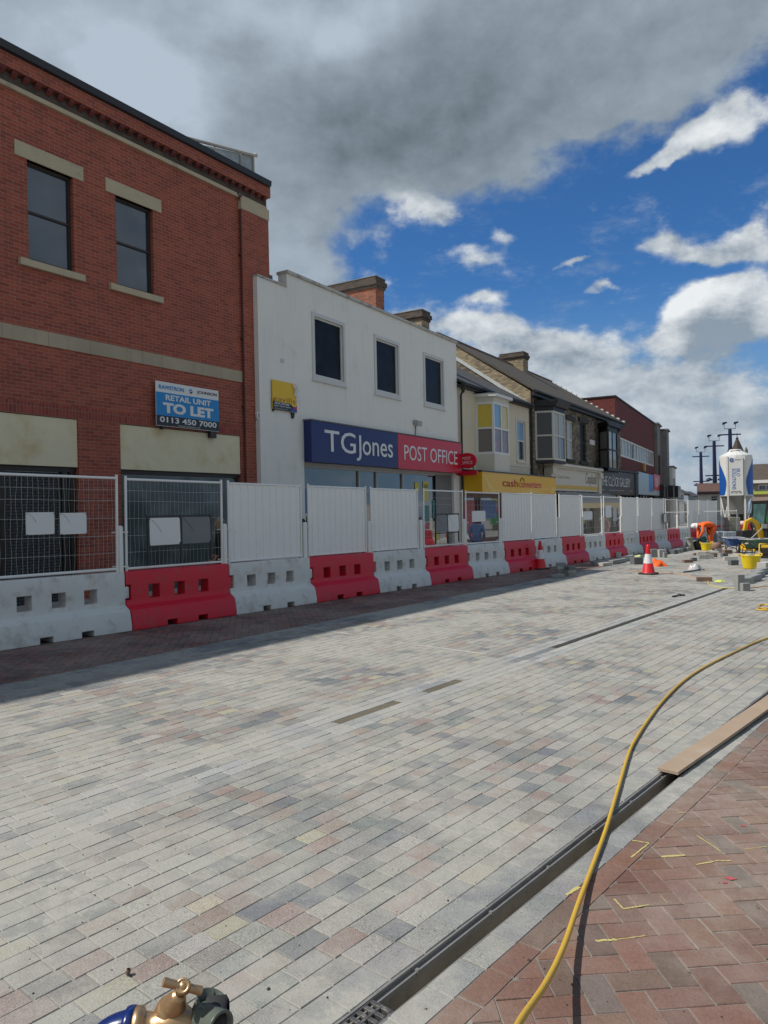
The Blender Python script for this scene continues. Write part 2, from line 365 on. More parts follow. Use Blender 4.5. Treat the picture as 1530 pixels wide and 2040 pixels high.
def strips(f0,f1,a0,a1,n=1):
    st=(a1-a0)/n
    return [((a0+i*st,f0(a0+i*st)),(a0+i*st,f1(a0+i*st)),(a0+(i+1)*st,f1(a0+(i+1)*st)),(a0+(i+1)*st,f0(a0+(i+1)*st))) for i in range(n)]
OA0,OA1=4.95,13.6       # the open length of the middle drain
q=strips(band,lambda a:mid(a),AB,AE,4)+strips(lambda a:mid(a)+.10,lambda a:-.003,AB,AE,4)
q+=strips(mid,lambda a:mid(a)+.10,AB,OA0)+strips(mid,lambda a:mid(a)+.10,OA1,AE)
q+=[((AB,.113),(AB,6),(AE,30),(AE,.113)),((AB,-.003),(AB,.113),(-3.3,.113),(-3.3,-.003)),((14,-.003),(14,.113),(AE,.113),(AE,-.003))]
jsheet('ground',q,M_SAND,-.0036)
# wide ground under and beyond everything, left open only along the drains
g=[((-60,-80),(-60,-.02),(300,-.02),(300,-300)),((-60,.13),(-60,60),(300,300),(300,.13)),((-60,-.02),(-60,.13),(-3.3,.13),(-3.3,-.02)),((14,-.02),(14,.13),(300,.13),(300,-.02))]
jsheet('ground',g,M_FAR,-.055)
jsheet('ground',[((-60,-80),(-60,band(-60)),(AB,band(AB)),(AE,band(AE)),(AE,-80)),((AE,-80),(AE,40),(150,110),(150,-80)),((AB,6),(-60,6),(-60,60),(150,110),(AE,30)),
   ((-60,band(-60)),(-60,6),(AB,6),(AB,band(AB)))],M_FAR,-.012)
# ---- grey paving rows
PAL=[((.275,.27,.245),6),((.23,.23,.22),5),((.16,.17,.178),3.0),((.285,.245,.215),3.0),((.34,.315,.24),1.3),((.255,.20,.18),1.8),((.32,.31,.28),3.6),((.21,.20,.185),1.5),((.175,.195,.19),.8)]
PALW=[p[1] for p in PAL]
def jit(c,r=.07):
    k=1+rnd.uniform(-r,r)*1.3; return tuple(max(0,x*k*(1+rnd.uniform(-r,r)*.35)) for x in c)
def paver(mb,cols,P,c,g=.0020,ch=.0026,zj=.0010,cj=.0022):
    """P: four corners (a,b) anticlockwise; adds one tumbled block with chamfered edges"""
    n=len(P); cx=sum(p[0] for p in P)/n; cy=sum(p[1] for p in P)/n
    z=rnd.uniform(-zj,zj); tx=rnd.uniform(-.008,.008); ty=rnd.uniform(-.008,.008)
    def sh(p,d):
        dx,dy=p[0]-cx,p[1]-cy; L=math.hypot(dx,dy) or 1; k=max(.2,1-d*1.35/L); return cx+dx*k,cy+dy*k
    base=[(p[0]+rnd.uniform(-cj,cj),p[1]+rnd.uniform(-cj,cj)) for p in P]
    lo=[sh(p,g) for p in base]; up=[sh(p,g+ch) for p in base]
    zz=lambda p:z+tx*(p[0]-cx)+ty*(p[1]-cy)
    vs=[PX(*p,-.016) for p in lo]+[PX(*p,zz(p)-.003) for p in lo]+[PX(*p,zz(p)) for p in up]
    fs=[tuple(range(2*n,3*n))]+[(i,(i+1)%n,n+(i+1)%n,n+i) for i in range(n)]+[(n+i,n+(i+1)%n,2*n+(i+1)%n,2*n+i) for i in range(n)]
    mb.raw(vs,fs); cols+=[c]*len(fs)
def rows(mb,cols,f0,f1,n,a0,a1,lens=(.115,.19),pal=PAL,wt=PALW,gap=.0020,col=None):
    for j in range(n):
        a=a0+rnd.uniform(0,.15); wj=rnd.uniform(.96,1.04)
        while a<a1:
            far=a>20; L=rnd.uniform(*lens)*(1.0 if a<12 else 1.0); e=a+L
            b=lambda t,k:f0(t)+(f1(t)-f0(t))*(k/n)
            c=jit(col) if col else jit(rnd.choices([p[0] for p in pal],wt)[0])
            paver(mb,cols,[(a,b(a,j)),(a,b(a,j+1)),(e,b(e,j+1)),(e,b(e,j))],c,g=gap+rnd.uniform(-.001,.0015))
            a=e
mb=MB(); cl=[]
rows(mb,cl,lambda a:mid(a)+.30,lambda a:-.138,18,-3.6,AE,lens=(.135,.205))
rows(mb,cl,lambda a:band(a)+.30,lambda a:mid(a)-.20,28,-5.5,AE,lens=(.15,.235))
GREYB=[((.19,.20,.205),3),((.22,.225,.225),3),((.165,.175,.185),1.5),((.25,.25,.24),1.5)]
rows(mb,cl,lambda a:-.138,lambda a:-.004,1,-4,AE,lens=(.2,.215),pal=GREYB,wt=[3,3,1.5,1.5])
rows(mb,cl,lambda a:.113,lambda a:.225,1,-4,AE,lens=(.2,.215),pal=GREYB,wt=[3,3,1.5,1.5])
GREYL=[((.30,.31,.31),3),((.33,.33,.32),3),((.25,.26,.27),1),((.36,.355,.34),2)]
rows(mb,cl,lambda a:mid(a)+.10,lambda a:mid(a)+.30,2,-5,AE,lens=(.2,.22),pal=GREYL,wt=[3,3,1,3])
rows(mb,cl,lambda a:mid(a)-.20,lambda a:mid(a),2,-5,AE,lens=(.2,.22),pal=GREYL,wt=[3,3,1,3])
rows(mb,cl,lambda a:mid(a),lambda a:mid(a)+.10,1,-5,.75,lens=(.2,.22),pal=GREYB,wt=[3,3,1,3])
rows(mb,cl,lambda a:mid(a),lambda a:mid(a)+.10,1,1.75,2.1,lens=(.2,.22),pal=GREYB,wt=[3,3,1,3])
rows(mb,cl,lambda a:mid(a),lambda a:mid(a)+.10,1,2.75,OA0-.2,lens=(.2,.22),pal=GREYB,wt=[3,3,1,3])
rows(mb,cl,band,lambda a:band(a)+.30,2,-5,AE,lens=(.2,.3),pal=GREYB,wt=[3,3,2,1])
rows(mb,cl,lambda a:4.2 if False else .325,lambda a:.325+.13*32,32,5.2,30,lens=(.15,.23))
struct('paving',mb,M_PAVE,cols=cl)
# ---- herringbone clay pavers
def clip(poly,fn):      # keep fn(p)>=0
    o=[]
    for i in range(len(poly)):
        p,q=poly[i],poly[(i+1)%len(poly)]; u,v_=fn(p),fn(q)
        if u>=0: o.append(p)
        if (u>=0)!=(v_>=0):
            t=u/(u-v_); o.append((p[0]+(q[0]-p[0])*t,p[1]+(q[1]-p[1])*t))
    return o
def herring(mb,cols,a0,a1,b0,b1,clips,pal,wt,W=.1025,rot=R(45)):
    cr,sr=math.cos(rot),math.sin(rot); ca,cb=(a0+a1)/2,(b0+b1)/2; ext=math.hypot(a1-a0,b1-b0)/2; n=int(ext/W)+4
    for i in range(-n,n):
        for j in range(-n,n):
            k=(i-j)%4
            if k==0: rc=(i,j,i+2,j+1)
            elif k==3: rc=(i,j,i+1,j+2)
            else: continue
            P=[(rc[0]*W,rc[1]*W),(rc[2]*W,rc[1]*W),(rc[2]*W,rc[3]*W),(rc[0]*W,rc[3]*W)]
            P=[(ca+x*cr-y*sr,cb+x*sr+y*cr) for x,y in P]
            P=[(p[0],p[1]) for p in reversed(P)]
            mx=sum(p[0] for p in P)/4; my=sum(p[1] for p in P)/4
            if not(a0<mx<a1 and b0<my<b1): continue
            for f in clips:
                P=clip(P,f)
                if len(P)<3: break
            if len(P)<3: continue
            ar=abs(sum(P[i2][0]*P[(i2+1)%len(P)][1]-P[(i2+1)%len(P)][0]*P[i2][1] for i2 in range(len(P))))/2
            if ar<.0006: continue
            paver(mb,cols,P,jit(rnd.choices(pal,wt)[0],.11),g=.0028,ch=.0025,zj=.0012,cj=.0012)
RP=[(.185,.102,.079),(.168,.092,.072),(.200,.123,.097),(.145,.100,.080),(.145,.12,.103),(.185,.098,.070)]
mb=MB(); cl=[]
rows(mb,cl,lambda a:.225,lambda a:.325,1,-4,12,lens=(.2,.208),pal=[(c,1) for c in RP],wt=[3,3,2,2,1,2])
herring(mb,cl,-4.5,5.2,.26,5.2,[lambda p:p[1]-.325],RP,[3,3,3,1.2,.4,2])
struct('footway',mb,M_BRICKP,cols=cl)
mb=MB(); cl=[]
BP=[(.16,.095,.08),(.13,.085,.075),(.18,.115,.10),(.12,.09,.085),(.20,.10,.085)]
herring(mb,cl,-6,20,-9.9,-4.9,[lambda p:band(p[0])-p[1],lambda p:p[1]-(-9.3 if p[0]>-20 else 0)],BP,[1]*5,rot=R(45-5))
struct('footway',mb,M_BRICKP,cols=cl)
# ---- yellow and pink marker paint on the clay pavers
M_YEL=mat('marker_paint_yellow',(.52,.45,.17),.7,.1,60,.5,90); M_PINK=mat('marker_paint_pink',(.42,.09,.10),.8,.3,40)
def stroke(p0,p1,w,m,z=.0022,nm='paint_mark'):
    A,B=ground(*p0),ground(*p1); d=(B-A).normalized(); nn_=Vector((-d.y,d.x,0))*w/2; mb=MB(); n=9; L=[];Rr=[]
    for i in range(n+1):
        c=A.lerp(B,i/n)+Vector((0,0,z)); L.append(c+nn_*rnd.uniform(.45,1.1)); Rr.append(c-nn_*rnd.uniform(.45,1.1))
    for i in range(n): mb.face([L[i],Rr[i],Rr[i+1],L[i+1]])
    return mb
z3=lambda x,y:(1000+x/2.887,1450+y/2.887)
marks=MB()
for s in [((750,650),(845,665),.012),((845,668),(745,748),.010),((920,745),(1055,735),.018),((1120,622),(1165,650),.009),((1165,650),(1260,715),.008),((1118,790),(1220,772),.012),((1225,768),(1320,768),.010),
  ((368,965),(445,918),.020),((645,988),(700,1045),.010),((700,1045),(845,1022),.009),((540,1230),(660,1222),.016),((660,1222),(825,1200),.006),((1395,702),(1529,685),.006),((1490,342),(1529,348),.012),((1010,494),(1050,490),.008),((910,965),(950,1010),.003)]:
    k=stroke(z3(*s[0]),z3(*s[1]),s[2],None); n0=len(marks.v); marks.v+=k.v; marks.f+=[tuple(n0+i for i in f) for f in k.f]; marks.mi+=k.mi; marks.sm+=k.sm
struct('ground_markings',marks,M_YEL)
marks=MB()
M_MORT=mat('dried_mortar',(.44,.43,.40),.9,.15,20,.3,80)
for P0,P1,w_ in [((604,1249),(700,1264),.05),((700,1264),(835,1286),.03),((835,1286),(968,1303),.06),((1085,1177),(1180,1190),.07),((1180,1190),(1290,1204),.04),((1160,1345),(1330,1366),.03)]:
    k=stroke(P0,P1,w_,None,z=.0016); n0=len(marks.v); marks.v+=k.v; marks.f+=[tuple(n0+i for i in f) for f in k.f]; marks.mi+=k.mi; marks.sm+=k.sm
struct('mortar_smear',marks,M_MORT)
marks=MB()
for cx,cy,r in [(1390,567,.02),(1310,870,.028),(1285,892,.015)]:
    c=ground(*z3(cx,cy)); pts=[]
    for i in range(14):
        q=i/14*6.283; k=r*rnd.uniform(.5,1.15); x,y=c.x+k*math.cos(q),c.y+k*.7*math.sin(q); pts.append((x,y,gz(x,y)+.0024))
    marks.face(pts)
struct('ground_markings',marks,M_PINK)
# ---- drain channels
M_TR=mat('channel_concrete',(.36,.33,.28),.8,.4,5,.4,40,dirt=(.20,.18,.15),dirtamt=.35,dscale=9); M_RAIL=mat('channel_rail',(.27,.26,.245),.45,.3,12,.2,60,metal=.3,dirt=(.2,.19,.17),dirtamt=.3,dscale=14)
dr=thing('drain_channel','long open drain channel with dark inner rail beside the red herringbone brick','drain')
def trough(mb,f,a0,a1,b0,b1,zb,zt=-.004,n=1):
    for i in range(n):
        p,q=a0+(a1-a0)*i/n,a0+(a1-a0)*(i+1)/n
        k=f
        mb.face([PX(p,k(p)+b0,zt),PX(q,k(q)+b0,zt),PX(q,k(q)+b0,zb),PX(p,k(p)+b0,zb)])
        mb.face([PX(p,k(p)+b0,zb),PX(q,k(q)+b0,zb),PX(q,k(q)+b1,zb),PX(p,k(p)+b1,zb)])
        mb.face([PX(p,k(p)+b1,zb),PX(q,k(q)+b1,zb),PX(q,k(q)+b1,zt),PX(p,k(p)+b1,zt)])
mb=MB(); trough(mb,lambda a:0,-3.3,14,-.003,.113,-.19,-.004)
mb.face([PX(-3.3,-.003,-.004),PX(-3.3,.113,-.004),PX(-3.3,.113,-.19),PX(-3.3,-.003,-.19)]); mb.face([PX(14,-.003,-.004),PX(14,.113,-.004),PX(14,.113,-.19),PX(14,-.003,-.19)])
mb.build('trough',M_TR,dr)
def bar(mb,a0,a1,b0,b1,z0,z1):
    v=[PX(a,b,z) for z in(z0,z1) for a,b in((a0,b0),(a1,b0),(a1,b1),(a0,b1))]
    mb.raw(v,[(0,1,2,3),(4,7,6,5),(0,4,5,1),(1,5,6,2),(2,6,7,3),(3,7,4,0)])
mb=MB(); a=-3.2
while a<13.8:
    L=.498; bar(mb,a,a+L,-.002,.006,-.03,-.001); bar(mb,a,a+L,.006,.024,-.03,-.017); bar(mb,a,a+L,.024,.030,-.03,-.010); a+=.5
mb.build('rail',M_RAIL,dr)
mb=MB(); bar(mb,-3.2,13.8,.107,.112,-.04,-.003); mb.build('rail',M_RAIL,dr)
a=-1.2
while a<5:
    mb=MB(); bar(mb,a,a+.014,.020,.034,-.017,-.004); a+=.497; mb.build('bolt',M_RAIL,dr)
# cast iron grate over the near end
M_IRON=mat('worn_cast_iron',(.12,.12,.12),.5,.3,20,.4,60,metal=.5,dirt=(.36,.34,.30),dirtamt=.5,dscale=25)
gr=thing('drain_grate','slotted cast iron grate over the near end of the drain channel','grate',PX(-1.42,.055,0),R(90-40))
mb=MB(); L=1.5
mb.box(-L,0,-.052,-.042,-.02,-.004); mb.box(-L,0,.042,.052,-.02,-.004); mb.box(-L,0,-.005,.005,-.02,-.003)
for i in range(int(L/.034)):
    x=-i*.034
    mb.box(x-.017,x,-.042,-.005,-.018,-.0035); mb.box(x-.017,x,.005,.042,-.018,-.0035)
weld(mb.build('bars',M_IRON,gr),.0015,1)
# middle drain bedding, open slot and two filled lengths
md_=thing('drain_channel','narrow open slot drain running up the middle of the grey paving','drain')
mb=MB(); trough(mb,mid,OA0,OA1,0,.10,-.10,-.004,4); mb.build('trough',M_TR,md_)
mb=MB()
for i in range(4):
    p,q=OA0+(OA1-OA0)*i/4,OA0+(OA1-OA0)*(i+1)/4
    mb.face([PX(p,mid(p),-.050),PX(q,mid(q),-.05),PX(q,mid(q)+.1,-.05),PX(p,mid(p)+.1,-.05)])
mb.build('bedding',M_DIRT,md_)
mb=MB()
for a0,a1 in [(.75,1.75),(2.1,2.85)]:
    mb.face([PX(a0,mid(a0)+.003,-.0012),PX(a1,mid(a1)+.003,-.0012),PX(a1,mid(a1)+.098,-.0012),PX(a0,mid(a0)+.098,-.0012)])
struct('damp_patch',mb,M_DIRT)
# ================================================================ BUILDINGS
def bld(name,label,fr,s0,dp=0,cat='building'):
    x,y=fr.xy(s0,dp); return thing(name,label,cat,(x,y,0),fr.rz)
def frame_bars(mb,x0,x1,z0,z1,y0,y1,t,mi=0):
    mb.box(x0,x0+t,y0,y1,z0,z1,mi); mb.box(x1-t,x1,y0,y1,z0,z1,mi); mb.box(x0+t,x1-t,y0,y1,z0,z0+t,mi); mb.box(x0+t,x1-t,y0,y1,z1-t,z1,mi)
def window(par,x0,x1,z0,z1,y,fm,gm=None,t=.06,sash=None,name='window',mull=(),blind=None,yd=.05):
    """frame as part, pane as sub-part"""
    mb=MB(); frame_bars(mb,x0,x1,z0,z1,y,y+yd,t)
    if sash is not None: mb.box(x0+t,x1-t,y-.006,y+yd-.004,z0+(z1-z0)*sash-t*.4,z0+(z1-z0)*sash+t*.4)
    for k in mull: mb.box(x0+(x1-x0)*k-t*.4,x0+(x1-x0)*k+t*.4,y+.004,y+yd-.006,z0+t,z1-t)
    f=mb.build(name,fm,par)
    g=MB(); g.face([(x0+t*.5,y+yd*.6,z0+t*.5),(x1-t*.5,y+yd*.6,z0+t*.5),(x1-t*.5,y+yd*.6,z1-t*.5),(x0+t*.5,y+yd*.6,z1-t*.5)]); g.build('pane',gm or GLASS,f)
    if blind:
        for k in blind:
            a,b,c,d,m=k; g=MB(); g.face([(a,y+yd*.6-.012,c),(b,y+yd*.6-.012,c),(b,y+yd*.6-.012,d),(a,y+yd*.6-.012,d)]); g.build('blind',m,f)
    return f
# ---------------------------------------------------------------- red brick corner building
FR=Fr(33.5,13.8); s0=3.0; XL=-16
def rx(px,py): s,z=FR.st(px,py); return s-s0,z
RB=bld('brick_building','large red brick shop building with stone lintels and stone band at the left',FR,s0)
XR=rx(527,480)[0]                                  # right corner
XP=rx(479,600)[0]                                  # pilaster edge
ztop=10.66; zst=rx(0,642)[1]; 
w1=(rx(54,330)[0],rx(145,350)[0],rx(54,515)[1],rx(54,318)[1]); w2=(rx(230,385)[0],rx(304,412)[0],w1[2],w1[3])
b1=(1.3,rx(155,833)[0]); b2=(rx(239,844)[0],rx(479,869)[0]); zb1=rx(239,844)[1]; zb0=rx(300,937)[1]
mb=MB(); holes=[w1,w2,(b1[0],b1[1],-1,zb1),(b2[0],b2[1],-1,zb1)]
x=w1[0]-2.15
while x>-13: holes.append((x,x+w1[1]-w1[0],w1[2],w1[3])); x-=2.15
mb.wall(XL,XR,-1.2,ztop-.05,0,holes,.16)
mb.face([(XR,0,-1.2),(XR,12,-1.2),(XR,12,ztop-.05),(XR,0,ztop-.05)]); mb.face([(XL,0,-1.2),(XL,0,ztop-.05),(XL,12,ztop-.05),(XL,12,-1.2)]); mb.face([(XL,0,ztop-.06),(XR,0,ztop-.06),(XR,12,ztop-.06),(XL,12,ztop-.06)])
mb.face([(XL,12,-1.2),(XL,12,ztop),(XR,12,ztop),(XR,12,-1.2)])
mb.build('wall',BRICK,RB)
zc0=rx(454,384)[1]-.02
mb=MB(); mb.box(XP,XR+.05,-.11,-.001,-1.2,zc0-.30); mb.build('pilaster',BRICK,RB)
mb=MB(); mb.box(XP-.02,XR+.07,-.13,-.002,zc0-.30,zc0); weld(mb.build('stone_cap',STONE,RB),.01)
mb=MB(); mb.box(XL,XR+.05,-.07,.004,zc0,zc0+.09); mb.build('stone_band',STONE,RB)
x=XR-.02; k=0
dent=MB()
mb=MB(); mb.box(XL,XR+.05,-.05,.002,zc0+.09,zc0+.30); mb.build('frieze',SOOT_SHADE,RB)  # dark colour stands in for the black shadow behind the dentils
while x>-1 and k<60:
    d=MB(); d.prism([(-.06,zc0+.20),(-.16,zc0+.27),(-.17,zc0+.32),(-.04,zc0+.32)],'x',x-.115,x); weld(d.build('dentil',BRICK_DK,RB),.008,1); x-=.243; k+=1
mb=MB(); mb.box(XL,XR+.08,-.18,.003,zc0+.32,zc0+.62); mb.build('cornice',BRICK,RB)
mb=MB(); mb.prism([(-.16,zc0+.58),(-.26,zc0+.60),(-.28,zc0+.74),(-.18,zc0+.78),(.3,zc0+.86),(.3,zc0+.62)],'x',XL,XR+.04); weld(mb.build('gutter',DARKM,RB),.01)
for w in (w1,w2,)+tuple(holes[4:]):
    mb=MB(); mb.box(w[0]-.26,w[1]+.24,-.03,.10,w[3],w[3]+.30); weld(mb.build('lintel',STONE,RB),.008)
    mb=MB(); mb.prism([(-.09,w[2]-.17),(-.09,w[2]-.03),(.10,w[2]+.0),(.10,w[2]-.17)],'x',w[0]-.22,w[1]+.20); weld(mb.build('sill',STONE,RB),.008)
    window(RB,w[0],w[1],w[2],w[3],.10,FRAME_BR,GLASS,.055,.5)
STONE2=brickmat('ashlar_stone',(.44,.37,.26),(.37,.315,.23),(.18,.155,.12),w=.95,h=4,ms=.008,big=.25,streak=(.2,.19,.15))
mb=MB(); mb.box(XL,XP-.001,-.022,.02,rx(0,672)[1],zst); mb.build('string_course',STONE2,RB)
# soldier courses
SOLD=brickmat('soldier_brick',(.34,.075,.05),(.22,.045,.035),(.30,.20,.16),w=.075,h=.24,ms=.01,offs=0,big=.2)
mb=MB(); mb.box(XL,XP-.002,-.006,.0,zb1+.02,zb1+.245); mb.build('soldier_course',SOLD,RB)
PLY=mat('stained_plywood',(.76,.68,.47),.7,.10,2,.1,20,dirt=(.55,.38,.13),dirtamt=.45,dscale=.9)
for a,b in (b1,b2):
    mb=MB(); mb.box(a+.01,b-.01,.02,.05,zb0,zb1-.01); weld(mb.build('fascia_board',PLY,RB),.003,1)
SHUT=brickmat('roller_grille',(.075,.08,.08),(.055,.06,.06),(.012,.012,.013),w=.16,h=.06,ms=.018,big=.3)
for a,b,nm in ((b1[0],b1[1],0),(b2[0],b2[1],1)):
    f=MB(); f.box(a,b,.10,.16,zb0-.10,zb0); 
    if nm==0:
        for k in (a,a+1.25,b-1.62,b-.13,b-.32): f.box(k,k+.10,.11,.165,-1.2,zb0-.1)
    else: 
        for k in (a,b-.09): f.box(k,k+.09,.11,.165,-1.2,zb0-.1)
    fo=f.build('shopfront',FRAME_BR,RB)
    g=MB(); g.face([(a,.172,-1.2),(b,.172,-1.2),(b,.172,zb0),(a,.172,zb0)]); g.build('pane',GLASS_S,fo)
    g=MB(); g.box(a+.09,b-.34 if nm==0 else b-.1,.135,.15,-1.2,zb0-.12 if nm==0 else zb0-.12); g.build('roller_grille',SHUT if nm==0 else glassmat('dusty_shop_glass',(.06,.085,.085),.12),fo)
px_=rx(476,391)[0]; mb=MB(); zt=rx(476,391)[1]
mb.tube([(px_,-.06,zt),(px_,-.06,4.2),(px_,-.06,-.5)],.042,10); mb.tube([(px_-.2,.02,zt+.02),(px_-.12,-.04,zt+.02),(px_-.03,-.06,zt-.06),(px_,-.06,zt-.2)],.04,8)
for z in (8.4,6.2,4.4,2.4): mb.box(px_-.07,px_+.07,-.10,0,z,z+.05)
mb.build('downpipe',BRICK_DK if False else mat('maroon_pipe',(.09,.03,.028),.5,.2,4),RB)
# roof lantern with white glazing behind the parapet, at the right end
zl=ztop+.05; mb=MB(); x1=XR-.05; x0=XR-3.3
gl=glassmat('lantern_glazing',(.33,.36,.36),.25)
zr=rx(535,343)[1]+.42
mb=MB(); mb.prism([(x0,zl-.05),(x1,zl-.1),(x1,zr),(x0,zl+.02)],'y',.32,.36); mb.build('lantern_pane',gl,RB)
mb=MB(); mb.tube([(x0-.3,.28,zl+.05),(x1+.12,.28,zr+.04)],.04,6)
mb.tube([(x1+.10,.28,zr+.06),(x1+.10,3.2,zr+.5)],.05,6)
for k in (.55,.85,1.0): xx=x0+(x1-x0)*k; mb.tube([(xx,.3,zl-.1),(xx,.3,zl+.02+(zr-zl)*k)],.03,6)
mb.build('lantern_frame',mat('lantern_frame',(.45,.42,.38),.7,.3,5),RB)
mb=MB(); mb.face([(x1+.0,.36,zl-.3),(x1+.0,3.2,zl-.3),(x1+.0,3.2,zr+.5),(x1+.0,.36,zr)]); mb.build('lantern_cheek',LEAD,RB)
# alarm box on pilaster
xa,za=rx(507,833)
AL=thing('alarm_box','small white and blue burglar alarm box fixed to the red brick pilaster','alarm box',(*FR.xy(xa+s0,-.13),za),FR.rz)
mb=MB(); mb.prism([(-.13,.13),(.13,.13),(.11,-.04),(0,-.16),(-.11,-.04)][::-1],'y',-.09,.0); weld(mb.build('case',WHITE_T,AL),.02,3)
mb=MB(); mb.prism([(-.085,.09),(.085,.09),(.07,-.03),(0,-.11),(-.07,-.03)][::-1],'y',-.097,-.085); mb.build('cover',NAVY,AL)
mb=MB(); mb.box(-.06,.06,-.07,-.01,-.20,-.145); mb.build('strobe',BLK_S,AL)
# TO LET board
xl,zl1=rx(303,759); xr_,zl0=rx(430,848); zl0=rx(303,848)[1]; zl1=rx(303,759)[1]; wd=xr_-xl; cx=(xl+xr_)/2
TL=thing('sign_board','blue and white TO LET board with a phone number mounted on the red brick wall','sign',(*FR.xy(cx+s0,-.12),0),FR.rz)
mb=MB(); mb.box(-wd/2,wd/2,0,.02,zl0,zl1); weld(mb.build('panel',WHITE_T,TL),.003,1)
hh=zl1-zl0
mb=MB(); mb.box(-wd/2+.005,wd/2-.005,-.004,0,zl0+hh*.24,zl0+hh*.76); mb.build('blue_field',BLUE_S,TL)
mb=MB(); mb.box(-wd/2+.005,wd/2-.005,-.004,0,zl0+.01,zl0+hh*.24); mb.build('black_field',BLK_S,TL)
text('RETAIL UNIT',TL,0,zl0+hh*.655,wd*.72,hh*.13,-.006,WHITE_T,bold=.03); text('TO LET',TL,0,zl0+hh*.42,wd*.80,hh*.24,-.006,WHITE_T,bold=.05)
text('0113 450 7000',TL,0,zl0+hh*.15,wd*.9,hh*.13,-.006,WHITE_T,bold=.02); text('www.rj-ltd.co.uk',TL,0,zl0+hh*.04,wd*.35,hh*.04,-.006,WHITE_T)
text('RAWSTRON',TL,-wd*.265,zl0+hh*.88,wd*.38,hh*.09,-.003,BLUE_S,bold=.02); text('JOHNSON',TL,wd*.30,zl0+hh*.88,wd*.33,hh*.09,-.003,BLK_S,bold=.01)
mb=MB(); c=(wd*.035,zl0+hh*.88); r=.055
mb.prism([(c[0]-r*1.2,c[1]),(c[0],c[1]+r*1.2),(c[0]+r*.6,c[1]+r*.55),(c[0]+r*.2,c[1]+r*.2),(c[0],c[1]+r*.4),(c[0]-r*.5,c[1])],'y',-.008,-.001); mb.build('emblem',BLUE_S,TL)
mb=MB(); mb.prism([(c[0]+r*1.2,c[1]),(c[0],c[1]-r*1.2),(c[0]-r*.6,c[1]-r*.55),(c[0]-r*.2,c[1]-r*.2),(c[0],c[1]-r*.4),(c[0]+r*.5,c[1])],'y',-.008,-.001); mb.build('emblem',BLK_S,TL)
mb=MB(); mb.box(-wd*.4,-wd*.36,.02,.12,zl0-.06,zl1-.1); mb.build('batten',FRAME_BR,TL); mb=MB(); mb.box(wd*.36,wd*.46,.02,.12,zl0-.16,zl1-.1); mb.build('batten',FRAME_BR,TL)
# ---------------------------------------------------------------- white rendered building
FW=Fr(31.4,13.0); s1=FW.st(514,600)[0]; s2=FW.st(909,720)[0]
def wx(px,py,dp=0,o=None): s,z=FW.st(px,py,dp); return s-(s1 if o is None else o),z
WB=bld('rendered_building','white rendered two storey shop with three dark square headed windows and stepped parapet',FW,s1)
L=s2-s1; zp=8.33; xs_=wx(571,560)[0]; zl_=7.93
wins=[(17.49,19.10),(20.92,22.48),(24.36,25.96)]; wins=[(a-s1,b-s1,5.60,7.46) for a,b in wins]
xf0=wx(605,880)[0]; xf1=wx(906,910)[0]; zf0,zf1=3.07,4.26
mb=MB(); mb.wall(0,L,-1.5,zl_,0,[(a+.05,b-.05,c+.05,d-.05) for a,b,c,d in wins]+[(xf0,xf1-.15,-1.5,zf0)],.14)
mb.box(xs_,L,0,.3,zl_,zp); mb.box(-.02,0,-.0,.3,-1.5,zl_)
mb.face([(L,0,-1.5),(L,11,-1.5),(L,11,zl_),(L,0,zl_)]); mb.face([(0,.3,zl_-.4),(L,.3,zl_-.4),(L,11,zl_-.4),(0,11,zl_-.4)]); mb.face([(0,.3,zl_),(0,.3,zl_-.4),(L,.3,zl_-.4),(L,.3,zl_)])
mb.face([(0,11,-1.5),(L,11,-1.5),(L,11,zl_),(0,11,zl_)])
mb.build('wall',WHITE_R,WB)
mb=MB(); mb.box(xs_-.03,L+.04,-.07,.34,zp,zp+.09); mb.box(-.03,xs_-.032,-.05,.32,zl_,zl_+.05); weld(mb.build('coping',COPING,WB),.012)
mb=MB(); mb.box(xs_-.9,xs_-.002,.5,3.0,zl_-.3,zp+.02); mb.prism([(-.0,0)],'x',0,0) if False else None; mb.build('roof_upstand',LEAD,WB)
for a,b,c,d in wins:
    f=MB(); frame_bars(f,a-.05,b+.05,c-.06,d+.05,-.035,.02,.11); f.box(a-.09,b+.09,-.06,-.0,c-.12,c-.062); fo=f.build('window',WHITE_FR,WB)
    f=MB(); frame_bars(f,a+.06,b-.06,c+.05,d-.06,.03,.08,.05); f.build('inner_frame',WHITE_P,fo)
    g=MB(); g.face([(a,.07,c),(b,.07,c),(b,.07,d),(a,.07,d)]); g.build('pane',GLASS_D,fo)
# shop front
SB=thing('shop_sign','long blue and red shop fascia sign over the white building shopfront','sign',(*FW.xy(s1+xf0,-.28),0),FW.rz)
W_=xf1-xf0+.05; xb=wx(779,900)[0]-xf0
mb=MB(); mb.box(0,xb,0,.27,zf0,zf1); weld(mb.build('blue_panel',NAVY,SB),.006,1)
mb=MB(); mb.box(xb+.001,W_,-.004,.27,zf0-.01,zf1-.01); weld(mb.build('red_panel',RED_S,SB),.006,1)
mb=MB(); mb.box(-.03,W_+.02,-.02,.275,zf1,zf1+.035); mb.build('flashing',LEAD,SB)
hz_=zf1-zf0
x_a=wx(631,880)[0]-xf0; x_b=wx(768,900)[0]-xf0
tw=x_b-x_a
